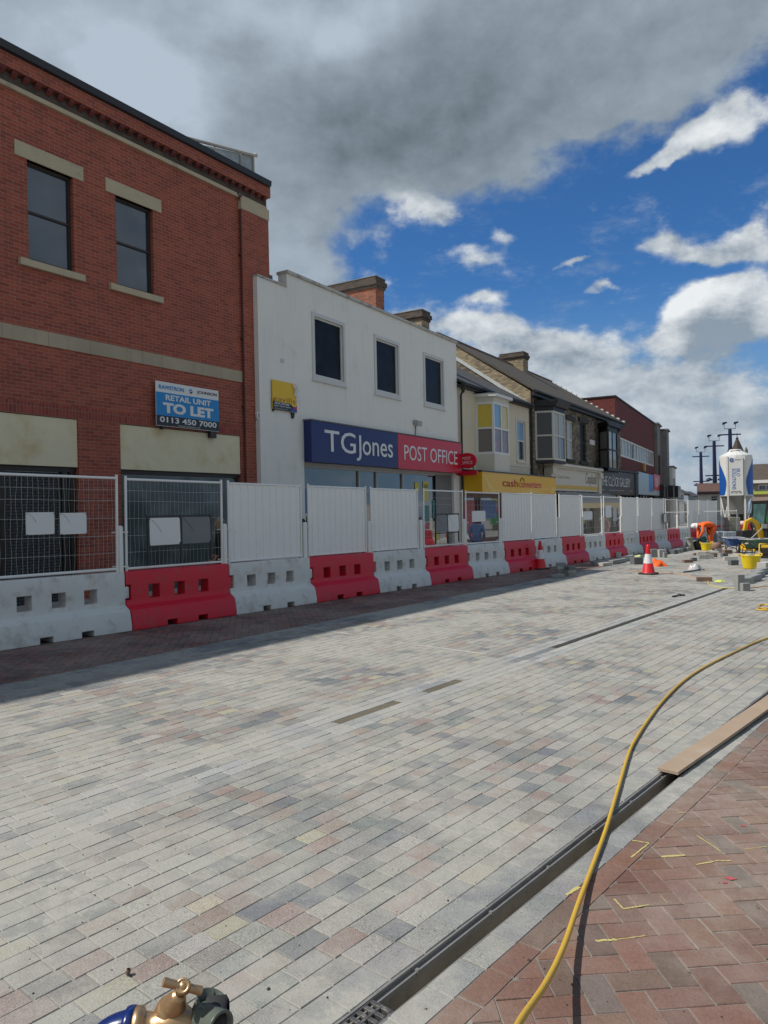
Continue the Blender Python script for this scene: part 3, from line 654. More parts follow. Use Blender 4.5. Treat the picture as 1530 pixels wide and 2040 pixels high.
# letters: tall capitals and lower case set by hand
def letter(s,x0,x1,z0,z1,b=.0): text(s,SB,(x0+x1)/2,(z0+z1)/2,x1-x0,z1-z0,-.01,WHITE_T,bold=b)
zb_=zf0+hz_*.28; zt_=zf0+hz_*.82
letter('TG',x_a,x_a+tw*.42,zb_,zt_,.005); letter('J',x_a+tw*.43,x_a+tw*.50,zb_-.20,zt_-.03,.0); letter('ones',x_a+tw*.52,x_b,zb_,zb_+(zt_-zb_)*.70,.005)
x_c=wx(791,905)[0]-xf0; x_d=wx(898,918)[0]-xf0
letter('POST OFFICE',x_c,x_d,zf0+hz_*.26,zf0+hz_*.70,.0)
# shopfront glazing
MULL=mat('pale_metal_frame',(.42,.40,.36),.4,.1,4); 
f=MB(); a,b=xf0,xf1-.15
f.box(a,b,.13,.18,zf0-.14,zf0)
for k in (0,.31,.42,.60,.985): f.box(a+(b-a)*k,a+(b-a)*k+.07,.12,.18,-1.5,zf0-.14)
f.box(a+(b-a)*.31,a+(b-a)*.6,.13,.17,2.25,2.32)
fo=f.build('shopfront',MULL,WB)
g=MB(); g.face([(a,.175,-1.5),(b,.175,-1.5),(b,.175,zf0),(a,.175,zf0)]); g.build('pane',glassmat('bright_shop_glass',(.035,.04,.04),.02,.03),fo)
POST=[mat('poster_yellow',(.62,.55,.08),.6),mat('poster_teal',(.05,.22,.22),.6),mat('poster_pink',(.45,.10,.12),.6),mat('poster_white',(.6,.6,.58),.6),mat('poster_blue',(.10,.20,.42),.6)]
for (k,z0,z1,w_,m) in [(.03,.9,1.5,.3,0),(.02,1.6,2.3,.5,4),(.70,2.3,2.65,.30,0),(.765,1.95,2.7,.42,0),(.77,1.2,1.8,.4,1),(.77,.9,1.15,.4,2),(.84,1.3,2.0,.9,1),(.86,.45,.8,.35,0),(.93,1.2,1.5,.4,2),(.90,.5,1.0,.4,3),(.5,1.3,1.9,.4,3)]:
    x=a+(b-a)*k; g=MB(); g.box(x,x+w_,.155,.165,z0,z1); g.build('poster',POST[m],fo)
text('JAF',fo,a+(b-a)*.765+.21,2.5,.34,.2,.15,BLK_S)
sh=MB(); sh.box(a+(b-a)*.86,b,.10,.12,1.2,zf0-.1); sh.build('shutter',mat('mesh_shutter',(.16,.165,.165),.5,.2,8),WB)
# floodlight box
xq,zq=wx(827,845); FL=thing('floodlight','small grey floodlight box above the red part of the shop sign','light',(*FW.xy(xq+s1,0),zq),FW.rz)
mb=MB(); mb.prism([(-.22,.10),(-.04,.14),(-.04,-.05),(-.20,-.08)],'x',-.16,.16); weld(mb.build('housing',mat('lamp_grey',(.4,.39,.36),.5),FL),.02)
mb=MB(); mb.box(-.05,.05,-.05,0,-.03,.10); mb.tube([(0,-.02,-.06),(-.02,-.015,-.45)],.012,6); mb.build('bracket',DARKM,FL)
# auction board
xl,zt=wx(539,756); xr_=wx(587,765)[0]; zb=wx(539,815)[1]; wd=xr_-xl; hh=zt-zb
AU=thing('sign_board','small yellow and dark auction board with peeling edge on the white wall','sign',(*FW.xy(s1+xl,-.06),0),FW.rz)
mb=MB(); mb.box(0,wd,0,.02,zb,zt); weld(mb.build('panel',YEL_S,AU),.003,1)
mb=MB(); mb.prism([(0.005,zb),(wd*.75,zb),(wd*.97,zb+hh*.10),(wd*.72,zb+hh*.28),(.005,zb+hh*.28)],'y',-.004,0.); mb.build('lower_panel',BLK_S,AU)
mb=MB(); mb.prism([(wd*.70,zb+hh*.02),(wd-.005,zb+hh*.01),(wd-.005,zb+hh*.17),(wd*.90,zb+hh*.2)],'y',-.007,-.001); mb.build('corner_panel',mat('royal_blue',(.02,.09,.38)),AU)
mb=MB(); mb.prism([(wd*.86,zb+hh*.15),(wd-.004,zb+hh*.06),(wd-.004,zb+hh*.24)],'y',-.009,-.002); mb.build('corner_flash',RED_S,AU)
text('savills',AU,wd*.5,zb+hh*.385,wd*.88,hh*.17,-.001,mat('tan_letter',(.32,.12,.02)),bold=-.01)
text('AUCTION',AU,wd*.36,zb+hh*.225,wd*.6,hh*.07,-.006,WHITE_T,bold=.02); text('020 7824 9091',AU,wd*.38,zb+hh*.135,wd*.66,hh*.05,-.006,WHITE_T); text('www.auctions.co.uk',AU,wd*.33,zb+hh*.05,wd*.52,hh*.03,-.006,WHITE_T)
mb=MB()
for i in range(22):
    x=wd*rnd.uniform(.88,1.08); z=zt-hh*rnd.uniform(.08,.55); mb.face([(x+rnd.uniform(-.07,.07),-.02+rnd.uniform(-.02,.01),z+rnd.uniform(-.09,.09)) for _ in range(4)])
mb.build('torn_paper',WHITE_T,AU)
mb=MB(); mb.box(.03,.07,.0,.06,zb-.05,zb+.3); mb.build('bracket',DARKM,AU); mb=MB(); mb.prism([(wd-.22,zb),(wd-.08,zb),(wd-.14,zb-.17),(wd-.18,zb-.17)],'y',.0,.05); mb.build('bracket',DARKM,AU)
# small vent patch
mb=MB(); xv,zv=wx(562,719); mb.box(xv-.08,xv+.08,-.006,0,zv-.06,zv+.06); mb.build('air_vent',mat('patch',(.55,.54,.5)),WB)
# chimneys behind
def chimney(par_fr,s,dp0,dp1,w_,ztop,zbot,m,name_label,pots=0,cap=LEAD):
    C=thing('chimney',name_label,'chimney',(*par_fr.xy(s,dp0),0),par_fr.rz); d=dp1-dp0
    mb=MB(); mb.box(0,w_,0,d,zbot,ztop-.45); mb.build('stack',m,C)
    mb=MB(); m2=SOOT_SHADE; mb.box(-.05,w_+.05,-.05,d+.05,ztop-.45,ztop-.34); mb.box(-.10,w_+.10,-.10,d+.10,ztop-.34,ztop-.16); mb.box(-.04,w_+.04,-.04,d+.04,ztop-.16,ztop-.04); weld(mb.build('oversailing_course',m2,C),.012)
    mb=MB(); mb.box(-.06,w_+.06,-.06,d+.06,ztop-.04,ztop); weld(mb.build('cap',cap,C),.012); return C
chimney(FW,24.3,2.0,4.4,.62,10.72,7.0,BRICK_OLD,'red brick chimney stack with weathered oversailing top behind the white parapet')
chimney(FW,28.0,2.0,3.5,.70,10.25,6.0,BRICK_YEL,'buff brick chimney stack behind the right end of the white parapet')
# ---------------------------------------------------------------- cream house
s3=FW.st(1054,850)[0]; s4=FW.st(1236,880)[0]
CH=bld('rendered_house','cream rendered house with projecting bay window and dark slate roof',FW,s2)
def cx_(px,py,dp=0): s,z=FW.st(px,py,dp); return s-s2,z
Lc=s3-s2; ze=6.72; DR=5.0; ZR=10.9
bayc=cx_(980,850)[0]; bx0,bx1=cx_(945,850)[0],cx_(1012,850)[0]
sw=(cx_(1029,850)[0],cx_(1046,850)[0],cx_(1036,918)[1],cx_(1036,838)[1])
mb=MB(); mb.wall(0,Lc,-1.5,ze,0,[sw,(bx0+.3,bx1-.3,3.9,6.0),(.3,Lc-.1,-1.5,2.3)],.14)
mb.face([(0,0,ze),(Lc,0,ze),(Lc,.2,ze),(0,.2,ze)]); mb.face([(0,9,-1),(Lc,9,-1),(Lc,9,ze),(0,9,ze)]); mb.build('wall',CREAM_R,CH)
mb=MB(); mb.prism([(-.25,ze-.02),(-.25,ze+.06),(DR-.8,ze+2.6),(DR-.8,ze+2.5)],'x',0,Lc-.02); mb.face([(0,DR-.8,ze+2.6),(Lc,DR-.8,ze+2.6),(Lc,9,ze),(0,9,ze)]); mb.build('roof',SLATE,CH)
mb=MB(); mb.tube([(0,-.30,ze-.02),(Lc-.1,-.30,ze-.02)],.07,8); mb.box(0,Lc,-.24,0,ze-.14,ze-.04); mb.build('gutter',BLACK,CH)
mb=MB(); mb.tube([(.16,-.30,ze-.1),(.16,-.10,ze-.45),(.16,-.08,-.5)],.045,8); mb.lathe([(.14,.1),(.12,-.05),(.05,-.25)],(.16,-.2,ze-.12),seg=8); mb.build('downpipe',BLACK,CH)
# bay: splayed sides
by=-.75; bz0=cx_(980,912)[1]; bz1=cx_(950,800)[1]-.0
bz1=6.15; bz0=3.95
fx0,fx1=cx_(984,850,by)[0],cx_(1014,850,by)[0]; bx0=cx_(948,850)[0]; bx1=fx1+.75
P=[(bx0,0),(fx0,by),(fx1,by),(bx1+.0,0)]
def bay(parent,P,z0,z1,wm,fm,glass,zs0,zs1,facetpanes,sash=.5,base=.75):
    mb=MB(); mb.prism([(x,y) for x,y in P],'z',z0-base,z0); b=mb.build('bay',wm,parent); mb=MB(); mb.prism(P,'z',z1,z1+.22); mb.build('bay_frieze',wm,parent)
    for i in range(3):
        (xa,ya),(xb,yb)=P[i],P[i+1]; d=Vector((xb-xa,yb-ya)); L_=d.length; d.normalize(); 
        M=Matrix.Translation((xa,ya,0))@Matrix(((d.x,-d.y,0,0),(d.y,d.x,0,0),(0,0,1,0),(0,0,0,1)))
        f=MB(); t=.09
        frame_bars(f,0,L_,z0,z1,0,.08,t); f.box(t,L_-t,-.004,.075,z0+(z1-z0)*sash-.04,z0+(z1-z0)*sash+.04)
        if L_>1.6: f.box(L_/2-.04,L_/2+.04,.004,.07,z0+t,z1-t)
        f.v=[tuple(M@Vector(p)) for p in f.v]; fo=f.build('window',fm,parent)
        for (u0,u1,w0,w1,m) in facetpanes[i]:
            g=MB(); a0,a1=t+(L_-2*t)*u0,t+(L_-2*t)*u1; c0,c1=z0+t+(z1-z0-2*t)*w0,z0+t+(z1-z0-2*t)*w1
            g.face([tuple(M@Vector(p)) for p in ((a0,.045,c0),(a1,.045,c0),(a1,.045,c1),(a0,.045,c1))]); g.build('pane',m,fo)
    return b
YB=mat('yellow_window_film',(.62,.45,.02),.35,.05,2,coat=.5); YB2=mat('pale_yellow_film',(.60,.48,.16),.35,.05,2,coat=.5); SKB=mat('pale_blue_poster',(.16,.32,.48),.3,.3,2,coat=.5)
POSTR=mat('shop_poster',(.16,.12,.13),.3,.5,5,coat=.6,dirt=(.65,.10,.08),dirtamt=.4,dscale=2.5)
bay(CH,P,bz0,bz1,CREAM_P,WHITE_P,None,0,0,[[(0,1,.5,1,YB),(0,1,0,.48,BLIND if False else mat('brown_blind',(.16,.13,.10),.5,.1,2,coat=.6))],[(0,.5,.5,1,SKB),(.5,1,.5,1,YB2),(0,1,0,.48,POSTR)],[(0,1,0,1,GLASS)]])
mb=MB(); mb.prism([(bx0-.12,.0),(fx0-.06,by-.16),(fx1+.12,by-.16),(bx1+.1,0)],'z',bz1+.22,bz1+.36); weld(mb.build('bay_roof',WHITE_P,CH),.01)
mb=MB(); mb.prism([(bx0-.14,.0),(fx0-.08,by-.18),(fx1+.14,by-.18),(bx1+.12,0)],'z',bz1+.361,bz1+.46,poly2=[(bx0,.3),(fx0+.1,by+.5),(fx1-.1,by+.5),(bx1,.3)]); mb.build('bay_lead',BLACK,CH)
window(CH,*sw[:2],sw[2],sw[3],.06,WHITE_P,GLASS,.07,.5,blind=[(sw[0]+.08,sw[1]-.08,(sw[2]+sw[3])/2,sw[3]-.08,SKB)])
mb=MB(); mb.box(sw[0]-.1,sw[1]+.1,-.06,-.0,sw[2]-.12,sw[2]); mb.box(sw[0]-.12,sw[0],-.02,0,sw[2],sw[3]+.12); mb.box(sw[1],sw[1]+.12,-.02,0,sw[2],sw[3]+.12); mb.box(sw[0],sw[1],-.02,0,sw[3],sw[3]+.12); mb.build('surround',CREAM_P,CH)
mb=MB(); mb.box(0.01,Lc,-.03,0,3.62,3.72); mb.box(.4,1.25,-.015,0,5.0,5.35); mb.build('moulding',CREAM_P,CH)
# dark ground floor of the cream house
f=MB(); f.box(.3,Lc-.1,.16,.2,-1.5,.35); f.box(.3,Lc-.1,.12,.2,2.1,2.3)
for k in (0,.22,.26,.55,.8,.98): f.box(.3+(Lc-.4)*k,.38+(Lc-.4)*k,.12,.2,-1.5,2.1)
fo=f.build('shopfront',mat('maroon_frame',(.10,.012,.015),.4),CH)
g=MB(); g.face([(.3,.19,-1.5),(Lc-.1,.19,-1.5),(Lc-.1,.19,2.3),(.3,.19,2.3)]); g.build('pane',GLASS_S,fo)
for k,z0,z1,w_,m in [(.05,.6,2.0,1.2,2),(.30,1.2,2.0,1.6,4),(.6,.8,1.6,1,3)]:
    x=.3+(Lc-.4)*k; g=MB(); g.box(x,x+w_,.172,.182,z0,z1); g.build('poster',POST[m],fo)
# yellow awning sign
xa0,za0=cx_(918,990); xf_=cx_(955,950,-.95)[0]; xe=cx_(1107,960,-.95)[0]; zt_=3.62; zbt=2.3
zt_=cx_(955,938,-.95)[1]; zbt=cx_(1105,985,-.95)[1]
AW=thing('shop_awning','bright yellow box awning with red lettering projecting below the cream house bay','awning',(*FW.xy(s2,0),0),FW.rz)
x0=.18
mb=MB(); mb.prism([(x0,-.0),(x0,-.95),(xe,-.95),(xe,0)],'z',zbt,zt_)
weld(mb.build('canopy',mat('awning_yellow',(.78,.44,.008),.45,.10,1.5,.1,6,coat=.2),AW),.01,1)
mb=MB(); mb.prism([(-.98,zt_-.02),(-.98,zt_+.03),(-.01,zt_+.13),(-.01,zt_)],'x',x0-.03,xe+.03); mb.build('top_flashing',BLK_S,AW)
def tri(pts,m,nm): mb=MB(); mb.prism(pts,'y',-.958,-.951); mb.build(nm,m,AW)
LY=mat('pale_stripe',(.80,.55,.12),.5); 
wA=xe-x0; hA=zt_-zbt
tri([(x0+.03,zt_-.1),(x0+.12,zt_-.1),(x0+wA*.16,zbt+.02),(x0+wA*.08,zbt+.02)],LY,'stripe'); tri([(x0+wA*.90,zbt+.02),(x0+wA*.96,zbt+.02),(xe-.05,zt_-.25),(xe-.12,zt_-.3)],LY,'stripe')
tri([(x0+wA*.38,zbt+.02),(x0+wA*.86,zbt+.02),(x0+wA*.62,zbt+.20)],LY,'stripe')
lx0=cx_(1001,970,-.95)[0]; lx1=cx_(1078,975,-.95)[0]; mrd=mat('dark_red_letter',(.38,.02,.015)); mrp=mat('pink_letter',(.55,.04,.10))
text('cash',AW,lx0+(lx1-lx0)*.185,zbt+hA*.52,(lx1-lx0)*.37,hA*.38,-.956,mrd,bold=.01); text('converters',AW,lx0+(lx1-lx0)*.70,zbt+hA*.47,(lx1-lx0)*.60,hA*.30,-.956,mrp)
mb=MB(); cxx=lx0+(lx1-lx0)*.48; mb.tube([(cxx+.22*math.cos(q/8*3.1),-.957,zt_-.32+.16*math.sin(q/8*3.1)) for q in range(9)],.022,6); mb.build('emblem',mat('olive',(.10,.10,.02)),AW)
# projecting oval sign
cs,cz=FW.st(932,920,-.55); PS=thing('projecting_sign','red oval post office sign on a bracket at the edge of the white wall','sign',(*FW.xy(s2-.22,0),0),FW.rz)
zc_=FW.st(932,918,-.5)[1]
mb=MB(); N_=32; rxo,rzo=.40,.31
mb.prism([(-.50+rxo*math.cos(2*math.pi*i/N_),zc_+rzo*math.sin(2*math.pi*i/N_)) for i in range(N_)],'x',-.06,.06); weld(mb.build('disc',RED_S,PS),.01)
Mx=Matrix(((0,1,0,-.062),(-1,0,0,-.0),(0,0,1,0),(0,0,0,1)))
Mr=Matrix(((0,1,0,-.062),(-1,0,0,-.50),(0,0,1,0),(0,0,0,1)))
text('POST',PS,0,zc_+.09,.36,.12,0,WHITE_T,mat4=Mr); text('OFFICE',PS,0,zc_-.08,.50,.12,0,WHITE_T,mat4=Mr)
mb=MB(); mb.box(-.05,.05,-.92,-.06,zc_-.58,zc_-.40); mb.build('lower_bar',RED_S,PS)
mb=MB(); mb.tube([(0,-.75,zc_-.4),(0,-.75,zc_-.2)],.02,6); mb.tube([(0,-.28,zc_-.4),(0,-.28,zc_-.2)],.02,6); mb.tube([(0,-.12,zc_),(0,.0,zc_)],.025,6); mb.tube([(0,-.1,zc_-.5),(0,0,zc_-.5)],.025,6); mb.build('bracket',DARKM,PS)
# ---------------------------------------------------------------- long dark stone terrace with two shops
SH=bld('stone_terrace','dark blackened stone terrace with long mossy roof and white bay window',FW,s3)
def dx_(px,py,dp=0): s,z=FW.st(px,py,dp); return s-s3,z
Ld=s4-s3; zeD=7.45
wA_=(dx_(1130,850)[0],dx_(1140,850)[0],3.95,6.15); 
wins=[(dx_(1129,860)[0],dx_(1141,860)[0],dx_(1135,915)[1],dx_(1135,838)[1]),(dx_(1155,870)[0],dx_(1168,870)[0],dx_(1160,920)[1],dx_(1160,842)[1])]
mb=MB(); mb.wall(0,Ld,-1.5,zeD,0,wins,.16)
mb.face([(0,0,-1.5),(0,0,zeD),(0,DR,ZR),(0,2*DR,zeD),(0,2*DR,-1.5)]); mb.face([(Ld,0,-1.5),(Ld,2*DR,-1.5),(Ld,2*DR,zeD),(Ld,DR,ZR),(Ld,0,zeD)]); mb.face([(0,10,-1),(Ld,10,-1),(Ld,10,zeD),(0,10,zeD)])
mb.build('wall',RUBBLE,SH)
g=MB(); g.prism([(-.12,zeD-.62),(DR,ZR-.62),(DR,ZR+.02),(-.12,zeD+.02)],'x',-.03,-.002); g.build('gable',BRICK_YEL,SH)
g=MB(); g.prism([(-.10,zeD-.80),(DR-.2,ZR-.80),(DR-.2,ZR-.60),(-.10,zeD-.60)],'x',-.06,-.004); g.build('flashing',mat('white_flashing',(.50,.52,.52),.7,.35,6),SH)
mb=MB(); mb.prism([(-.3,zeD),(-.3,zeD+.09),(DR,ZR+.14),(2*DR,zeD+.1),(2*DR,zeD),(DR,ZR+.04)],'x',-.05,Ld+.05); mb.build('roof',TILE,SH)
mb=MB(); mb.tube([(-.1,DR,ZR+.15),(Ld+.05,DR,ZR+.15)],.09,8); mb.build('ridge_tiles',mat('ridge_clay',(.16,.11,.08),.8,.3,4),SH)
mb=MB(); mb.tube([(0,-.36,zeD),(Ld,-.36,zeD)],.08,8); mb.box(0,Ld,-.30,-.002,zeD-.22,zeD-.02); mb.build('gutter',BLACK,SH)
mb=MB(); mb.tube([(.10,-.10,zeD-.1),(.10,-.08,0)],.06,8); mb.build('downpipe',BLACK,SH)
vg=MB()
for i in range(14):
    y=-.3+(DR+.3)*i/14; z=zeD+.1+(ZR-zeD)*i/14; vg.box(Ld+.0,Ld+.22,y,y+.30,z-.02,z+.13)
vg.build('verge_capping',WHITE_P,SH)
chimney(FW,FW.st(1028,735,DR-.3)[0],DR-.8,DR+.8,.9,ZR+.95,ZR-1,BRICK_YEL,'short buff brick chimney on the ridge of the long mossy roof')
# white bay
by=-.85; bx0=dx_(1066,850)[0]; fx0,fx1=dx_(1103,850,by)[0],dx_(1126,850,by)[0]; bx1=fx1+.6
BLD=mat('net_curtain',(.34,.34,.32),.6,.3,9,coat=.6); DKP=mat('dark_room',(.035,.033,.03),.3,.4,2,coat=.7)
bay(SH,[(bx0,0),(fx0,by),(fx1,by),(bx1,0)],4.05,6.55,BLACK,CREAM_P,None,0,0,[[(0,1,0,1,DKP)],[(0,1,.5,1,BLD),(0,.45,0,.5,BLD),(.45,1,0,.5,DKP)],[(0,1,0,1,GLASS)]],base=.15)
mb=MB(); mb.prism([(bx0-.1,0),(fx0-.05,by-.15),(fx1+.1,by-.15),(bx1+.4,0)],'z',6.78,7.1,poly2=[(bx0-.1,0),(fx0-.05,by-.3),(fx1+.1,by-.3),(bx1+.4,0)]); mb.build('bay_roof',BLACK,SH)
window(SH,*wins[0],.05,CREAM_P,BLD,.1,.5); window(SH,*wins[1],.10,BLACK,GLASS_D,.1,.5)
for w in wins:
    mb=MB(); mb.box(w[0]-.3,w[1]+.3,-.10,-.002,w[3],w[3]+.25); mb.build('stone_lintel',mat('blackened_stone',(.04,.038,.034),.8,.3,4),SH); mb=MB(); mb.box(w[0]-.2,w[1]+.2,-.1,-.002,w[2]-.15,w[2]); mb.build('stone_surround',mat('blackened_stone',(.04,.038,.034),.8,.3,4),SH)
mb=MB(); xq,zq=dx_(1179,880); mb.box(xq-.5,xq+.5,-.05,-.001,zq-.2,zq+.1); mb.build('vent',WHITE_T,SH)
# dark bay at the far end
cx0,cx1=dx_(1192,880)[0]+.1,dx_(1230,880)[0]; fy=-.8
f0,f1=dx_(1211,880,fy)[0]-.3,dx_(1230,880,fy)[0]+.2
bay(SH,[(cx0,0),(f0+.3,fy),(f1-.2,fy),(min(cx1,Ld),0)],4.0,6.5,BLACK,BLACK,None,0,0,[[(0,1,0,1,BLD)],[(0,.5,0,1,BLD),(.5,1,0,1,DKP)],[(0,1,0,1,GLASS)]],base=.1)
mb=MB(); mb.prism([(cx0-.2,0),(f0,fy-.2),(f1+.1,fy-.2),(min(cx1,Ld)+.1,0)],'z',6.72,7.0); mb.build('bay_roof',BLACK,SH)
# shop fascias
def fascia(label,px0,px1,py0l,py1l,m,frame_m,dp=-.35):
    xa=FW.st(px0,py0l,dp)[0]; xb=FW.st(px1,py0l,dp)[0]; z1=FW.st(px0,py0l,dp)[1]; z0=FW.st(px0,py1l,dp)[1]
    T=thing('shop_sign',label,'sign',(*FW.xy(xa,dp),0),FW.rz)
    mb=MB(); mb.box(0,xb-xa,0,.33,z0,z1); weld(mb.build('panel',m,T),.01,1); return T,xb-xa,z0,z1
T,wd,z0,z1=fascia('cream shop fascia with yellow scalloped trim and brown lettering between two white pilasters',1103,1190,928,977,CREAM_P,CREAM_P)
mb=MB(); mb.box(-.7,wd+.5,-.25,.3,z1,z1+.16); mb.box(-.6,wd+.4,-.16,.3,z1-.10,z1); weld(mb.build('cornice',CREAM_P,T),.02)
for k in (-.65,wd+.02): mb=MB(); mb.box(k,k+.55,-.10,.3,-1.2,z1-.10); mb.box(k-.05,k+.6,-.2,.3,z1-.45,z1-.1); weld(mb.build('pilaster',CREAM_P,T),.015)
text('Couplands',T,wd*.83,(z0+z1)/2+.05,wd*.28,.85,-.005,mat('brown_letter',(.10,.07,.05)),ital=.3,bold=-.01); text('Quality Bakers',T,wd*.2,(z0+z1)/2+.08,wd*.26,.22,-.005,mat('faded_letter',(.42,.40,.33)))
mb=MB(); n=26
for i in range(n): mb.box(wd*i/n+.02,wd*(i+1)/n-.03,-.008,-.001,z0+.10,z0+.19+.03*(i%2))
mb.box(0,wd,-.006,-.0,z0+.19,z0+.32)
mb.build('yellow_trim',mat('trim_yellow',(.62,.42,.08)),T)
xq0=FW.st(1103,1000,-.3)[0]; 
AW2=thing('shop_awning','grey canvas awning folded out under the cream shop fascia','awning',(*FW.xy(FW.st(1103,930,-.35)[0],-.35),0),FW.rz)
mb=MB(); mb.prism([(-.0,z0-.06),(-.0,z0-.12),(-1.3,z0-.72),(-1.3,z0-.66)],'x',.1,wd+2.5); mb.build('canvas',mat('grey_canvas',(.30,.29,.27),.8,.1,3),AW2)
mb=MB(); mb.box(.1,wd+2.5,-1.31,-1.29,z0-.98,z0-.70); mb.build('valance',mat('valance_yellow',(.62,.50,.22),.7,.2,6),AW2)
T,wd,z0,z1=fascia('black shop fascia reading THE CLOCK GALLERY in white capitals',1193,1264,934,985,BLK_S,BLACK)
text('THE CL',T,wd*.19,z0+(z1-z0)*.55,wd*.28,.62,-.005,WHITE_T,bold=-.005); text('CK GALLERY',T,wd*.63,z0+(z1-z0)*.55,wd*.44,.62,-.005,WHITE_T,bold=-.005); 
mb=MB(); cc_=(wd*.355,z0+(z1-z0)*.5); mb.tube([(cc_[0]+.36*math.cos(q/12*6.29),-.012,cc_[1]+.22*math.sin(q/12*6.29)) for q in range(13)],.025,6,cap=False); mb.tube([(cc_[0]+.22*math.cos(q/12*6.29),-.012,cc_[1]+.38+.13*math.sin(q/12*6.29)) for q in range(13)],.02,6,cap=False); mb.build('emblem',WHITE_T,T)
for u,w_ in ((.08,.1),(.45,.42),(.86,.1)): mb=MB(); mb.box(wd*(u-w_/2),wd*(u+w_/2),-.006,-.001,z0+.28,z0+.33); mb.build('small_print',GREYT,T)
mb=MB(); mb.box(-.15,wd+.9,-.12,.3,z1,z1+.14); mb.box(wd,wd+.8,-.05,.3,-1.5,z1); weld(mb.build('cornice',BLACK,T),.01)
# ground floors of the terrace
f=MB(); f.box(.2,Ld-.2,-.02,-.002,-1.5,.2)
for k in range(15): f.box(.3+k*(Ld-.6)/14,.42+k*(Ld-.6)/14,-.06,-.002,-1.5,2.7)
fo=f.build('shopfront',BLACK,SH); g=MB(); g.face([(.2,-.012,.2),(Ld-.2,-.012,.2),(Ld-.2,-.012,2.8),(.2,-.012,2.8)]); g.build('pane',GLASS_S,fo)
for i,(k,z0_,z1_,w_,m) in enumerate([(.1,.6,2.0,1.2,3),(.2,.8,1.8,1.2,4),(.3,.6,2.0,1.0,2),(.42,.6,1.4,1.5,0),(.5,.8,2.0,1.0,3),(.6,.6,1.5,1.5,2),(.72,.6,2.2,1.2,4),(.85,.6,2.0,1.2,3)]):
    g=MB(); g.box(Ld*k,Ld*k+w_,-.035,-.02,z0_,z1_); g.build('poster',POST[m],fo)
# ---------------------------------------------------------------- dark red flat roofed block
p0=at(1226,900,53.5); FE=Fr(27.5,through=(p0.x,p0.y)); sE=FE.st(1226,850)[0]; sE2=FE.st(1303,870)[0]
EB=bld('brick_building','dark red brick flat roofed block with a long strip of white framed windows',FE,sE)
ex=lambda px,py:(FE.st(px,py)[0]-sE,FE.st(px,py)[1])
Le=sE2-sE; zt=ex(1226,791)[1]; bt=ex(1231,868)[1]; bb=ex(1231,907)[1]
mb=MB(); mb.wall(0,Le,-2,zt,0,[(.3,Le-.3,bb,bt)],.2); mb.box(0,Le,.21,12,-2,zt-.02); mb.face([(0,0,-2),(0,.21,-2),(0,.21,zt),(0,0,zt)]); mb.build('wall',BRICK_DK,EB)
mb=MB(); mb.box(-.06,Le+.05,-.08,12,zt,zt+.10); mb.build('coping',BLACK,EB)
f=MB(); frame_bars(f,.3,Le-.3,bb,bt,.05,.15,.14)
n=14
for i in range(1,n): f.box(.3+(Le-.6)*i/n-.05,.3+(Le-.6)*i/n+.05,.06,.14,bb+.14,bt-.14)
fo=f.build('window_strip',WHITE_P,EB)
for i in range(n):
    x0,x1=.3+(Le-.6)*i/n+.05,.3+(Le-.6)*(i+1)/n-.05; g=MB(); g.face([(x0,.12,bb+.14),(x1,.12,bb+.14),(x1,.12,bt-.14),(x0,.12,bt-.14)]); g.build('pane',[mat('frosted_pane',(.36,.40,.40),.3,.2,1),mat('grey_pane',(.22,.26,.28),.15,.2,1),GLASS][rnd.choice([0,0,1,1,2])],fo)
z0,z1=ex(1262,985)[1],ex(1262,940)[1]; xa=ex(1262,950)[0]
T=thing('shop_sign','pale blue, blue and red shop fascia on the dark red brick block','sign',(*FE.xy(sE+xa,-.4),0),FE.rz); wd=Le-xa
mb=MB(); mb.box(0,wd*.45,0,.38,z0,z1); mb.build('pale_panel',mat('pale_blue',(.42,.55,.60),.4),T)
mb=MB(); mb.box(wd*.45,wd*.68,-.002,.38,z0+.3,z1); mb.build('blue_panel',mat('mid_blue',(.03,.22,.55),.4),T)
mb=MB(); mb.box(wd*.68,wd*1.02,-.05,.38,z0+.5,z1+.1); mb.build('red_panel',RED_S,T)
mb=MB(); mb.box(wd*.45,wd,0,.37,z0,z0+.5); mb.build('lower_panel',mat('pale_grey_sign',(.45,.5,.5),.4),T)
mb=MB(); mb.box(wd*.74,wd*.9,-.056,-.051,z0+.8,z1-.2); mb.build('lettering',mat('pale_pink',(.7,.4,.4)),T)
f=MB(); 
for k in range(12): f.box(k*Le/12,.2+k*Le/12,-.12,-.002,-2,2.6)
fo=f.build('shopfront',BLACK,EB); g=MB(); g.face([(.1,-.02,-2),(Le,-.02,-2),(Le,-.02,z0),(.1,-.02,z0)]); g.build('pane',GLASS_S,fo)
mb=MB(); xv,zv=ex(1281,931); mb.box(xv-.4,xv+.4,-.2,-.001,zv-.35,zv+.35); weld(mb.build('alarm_box',mat('orange_box',(.5,.26,.07)),EB),.03)
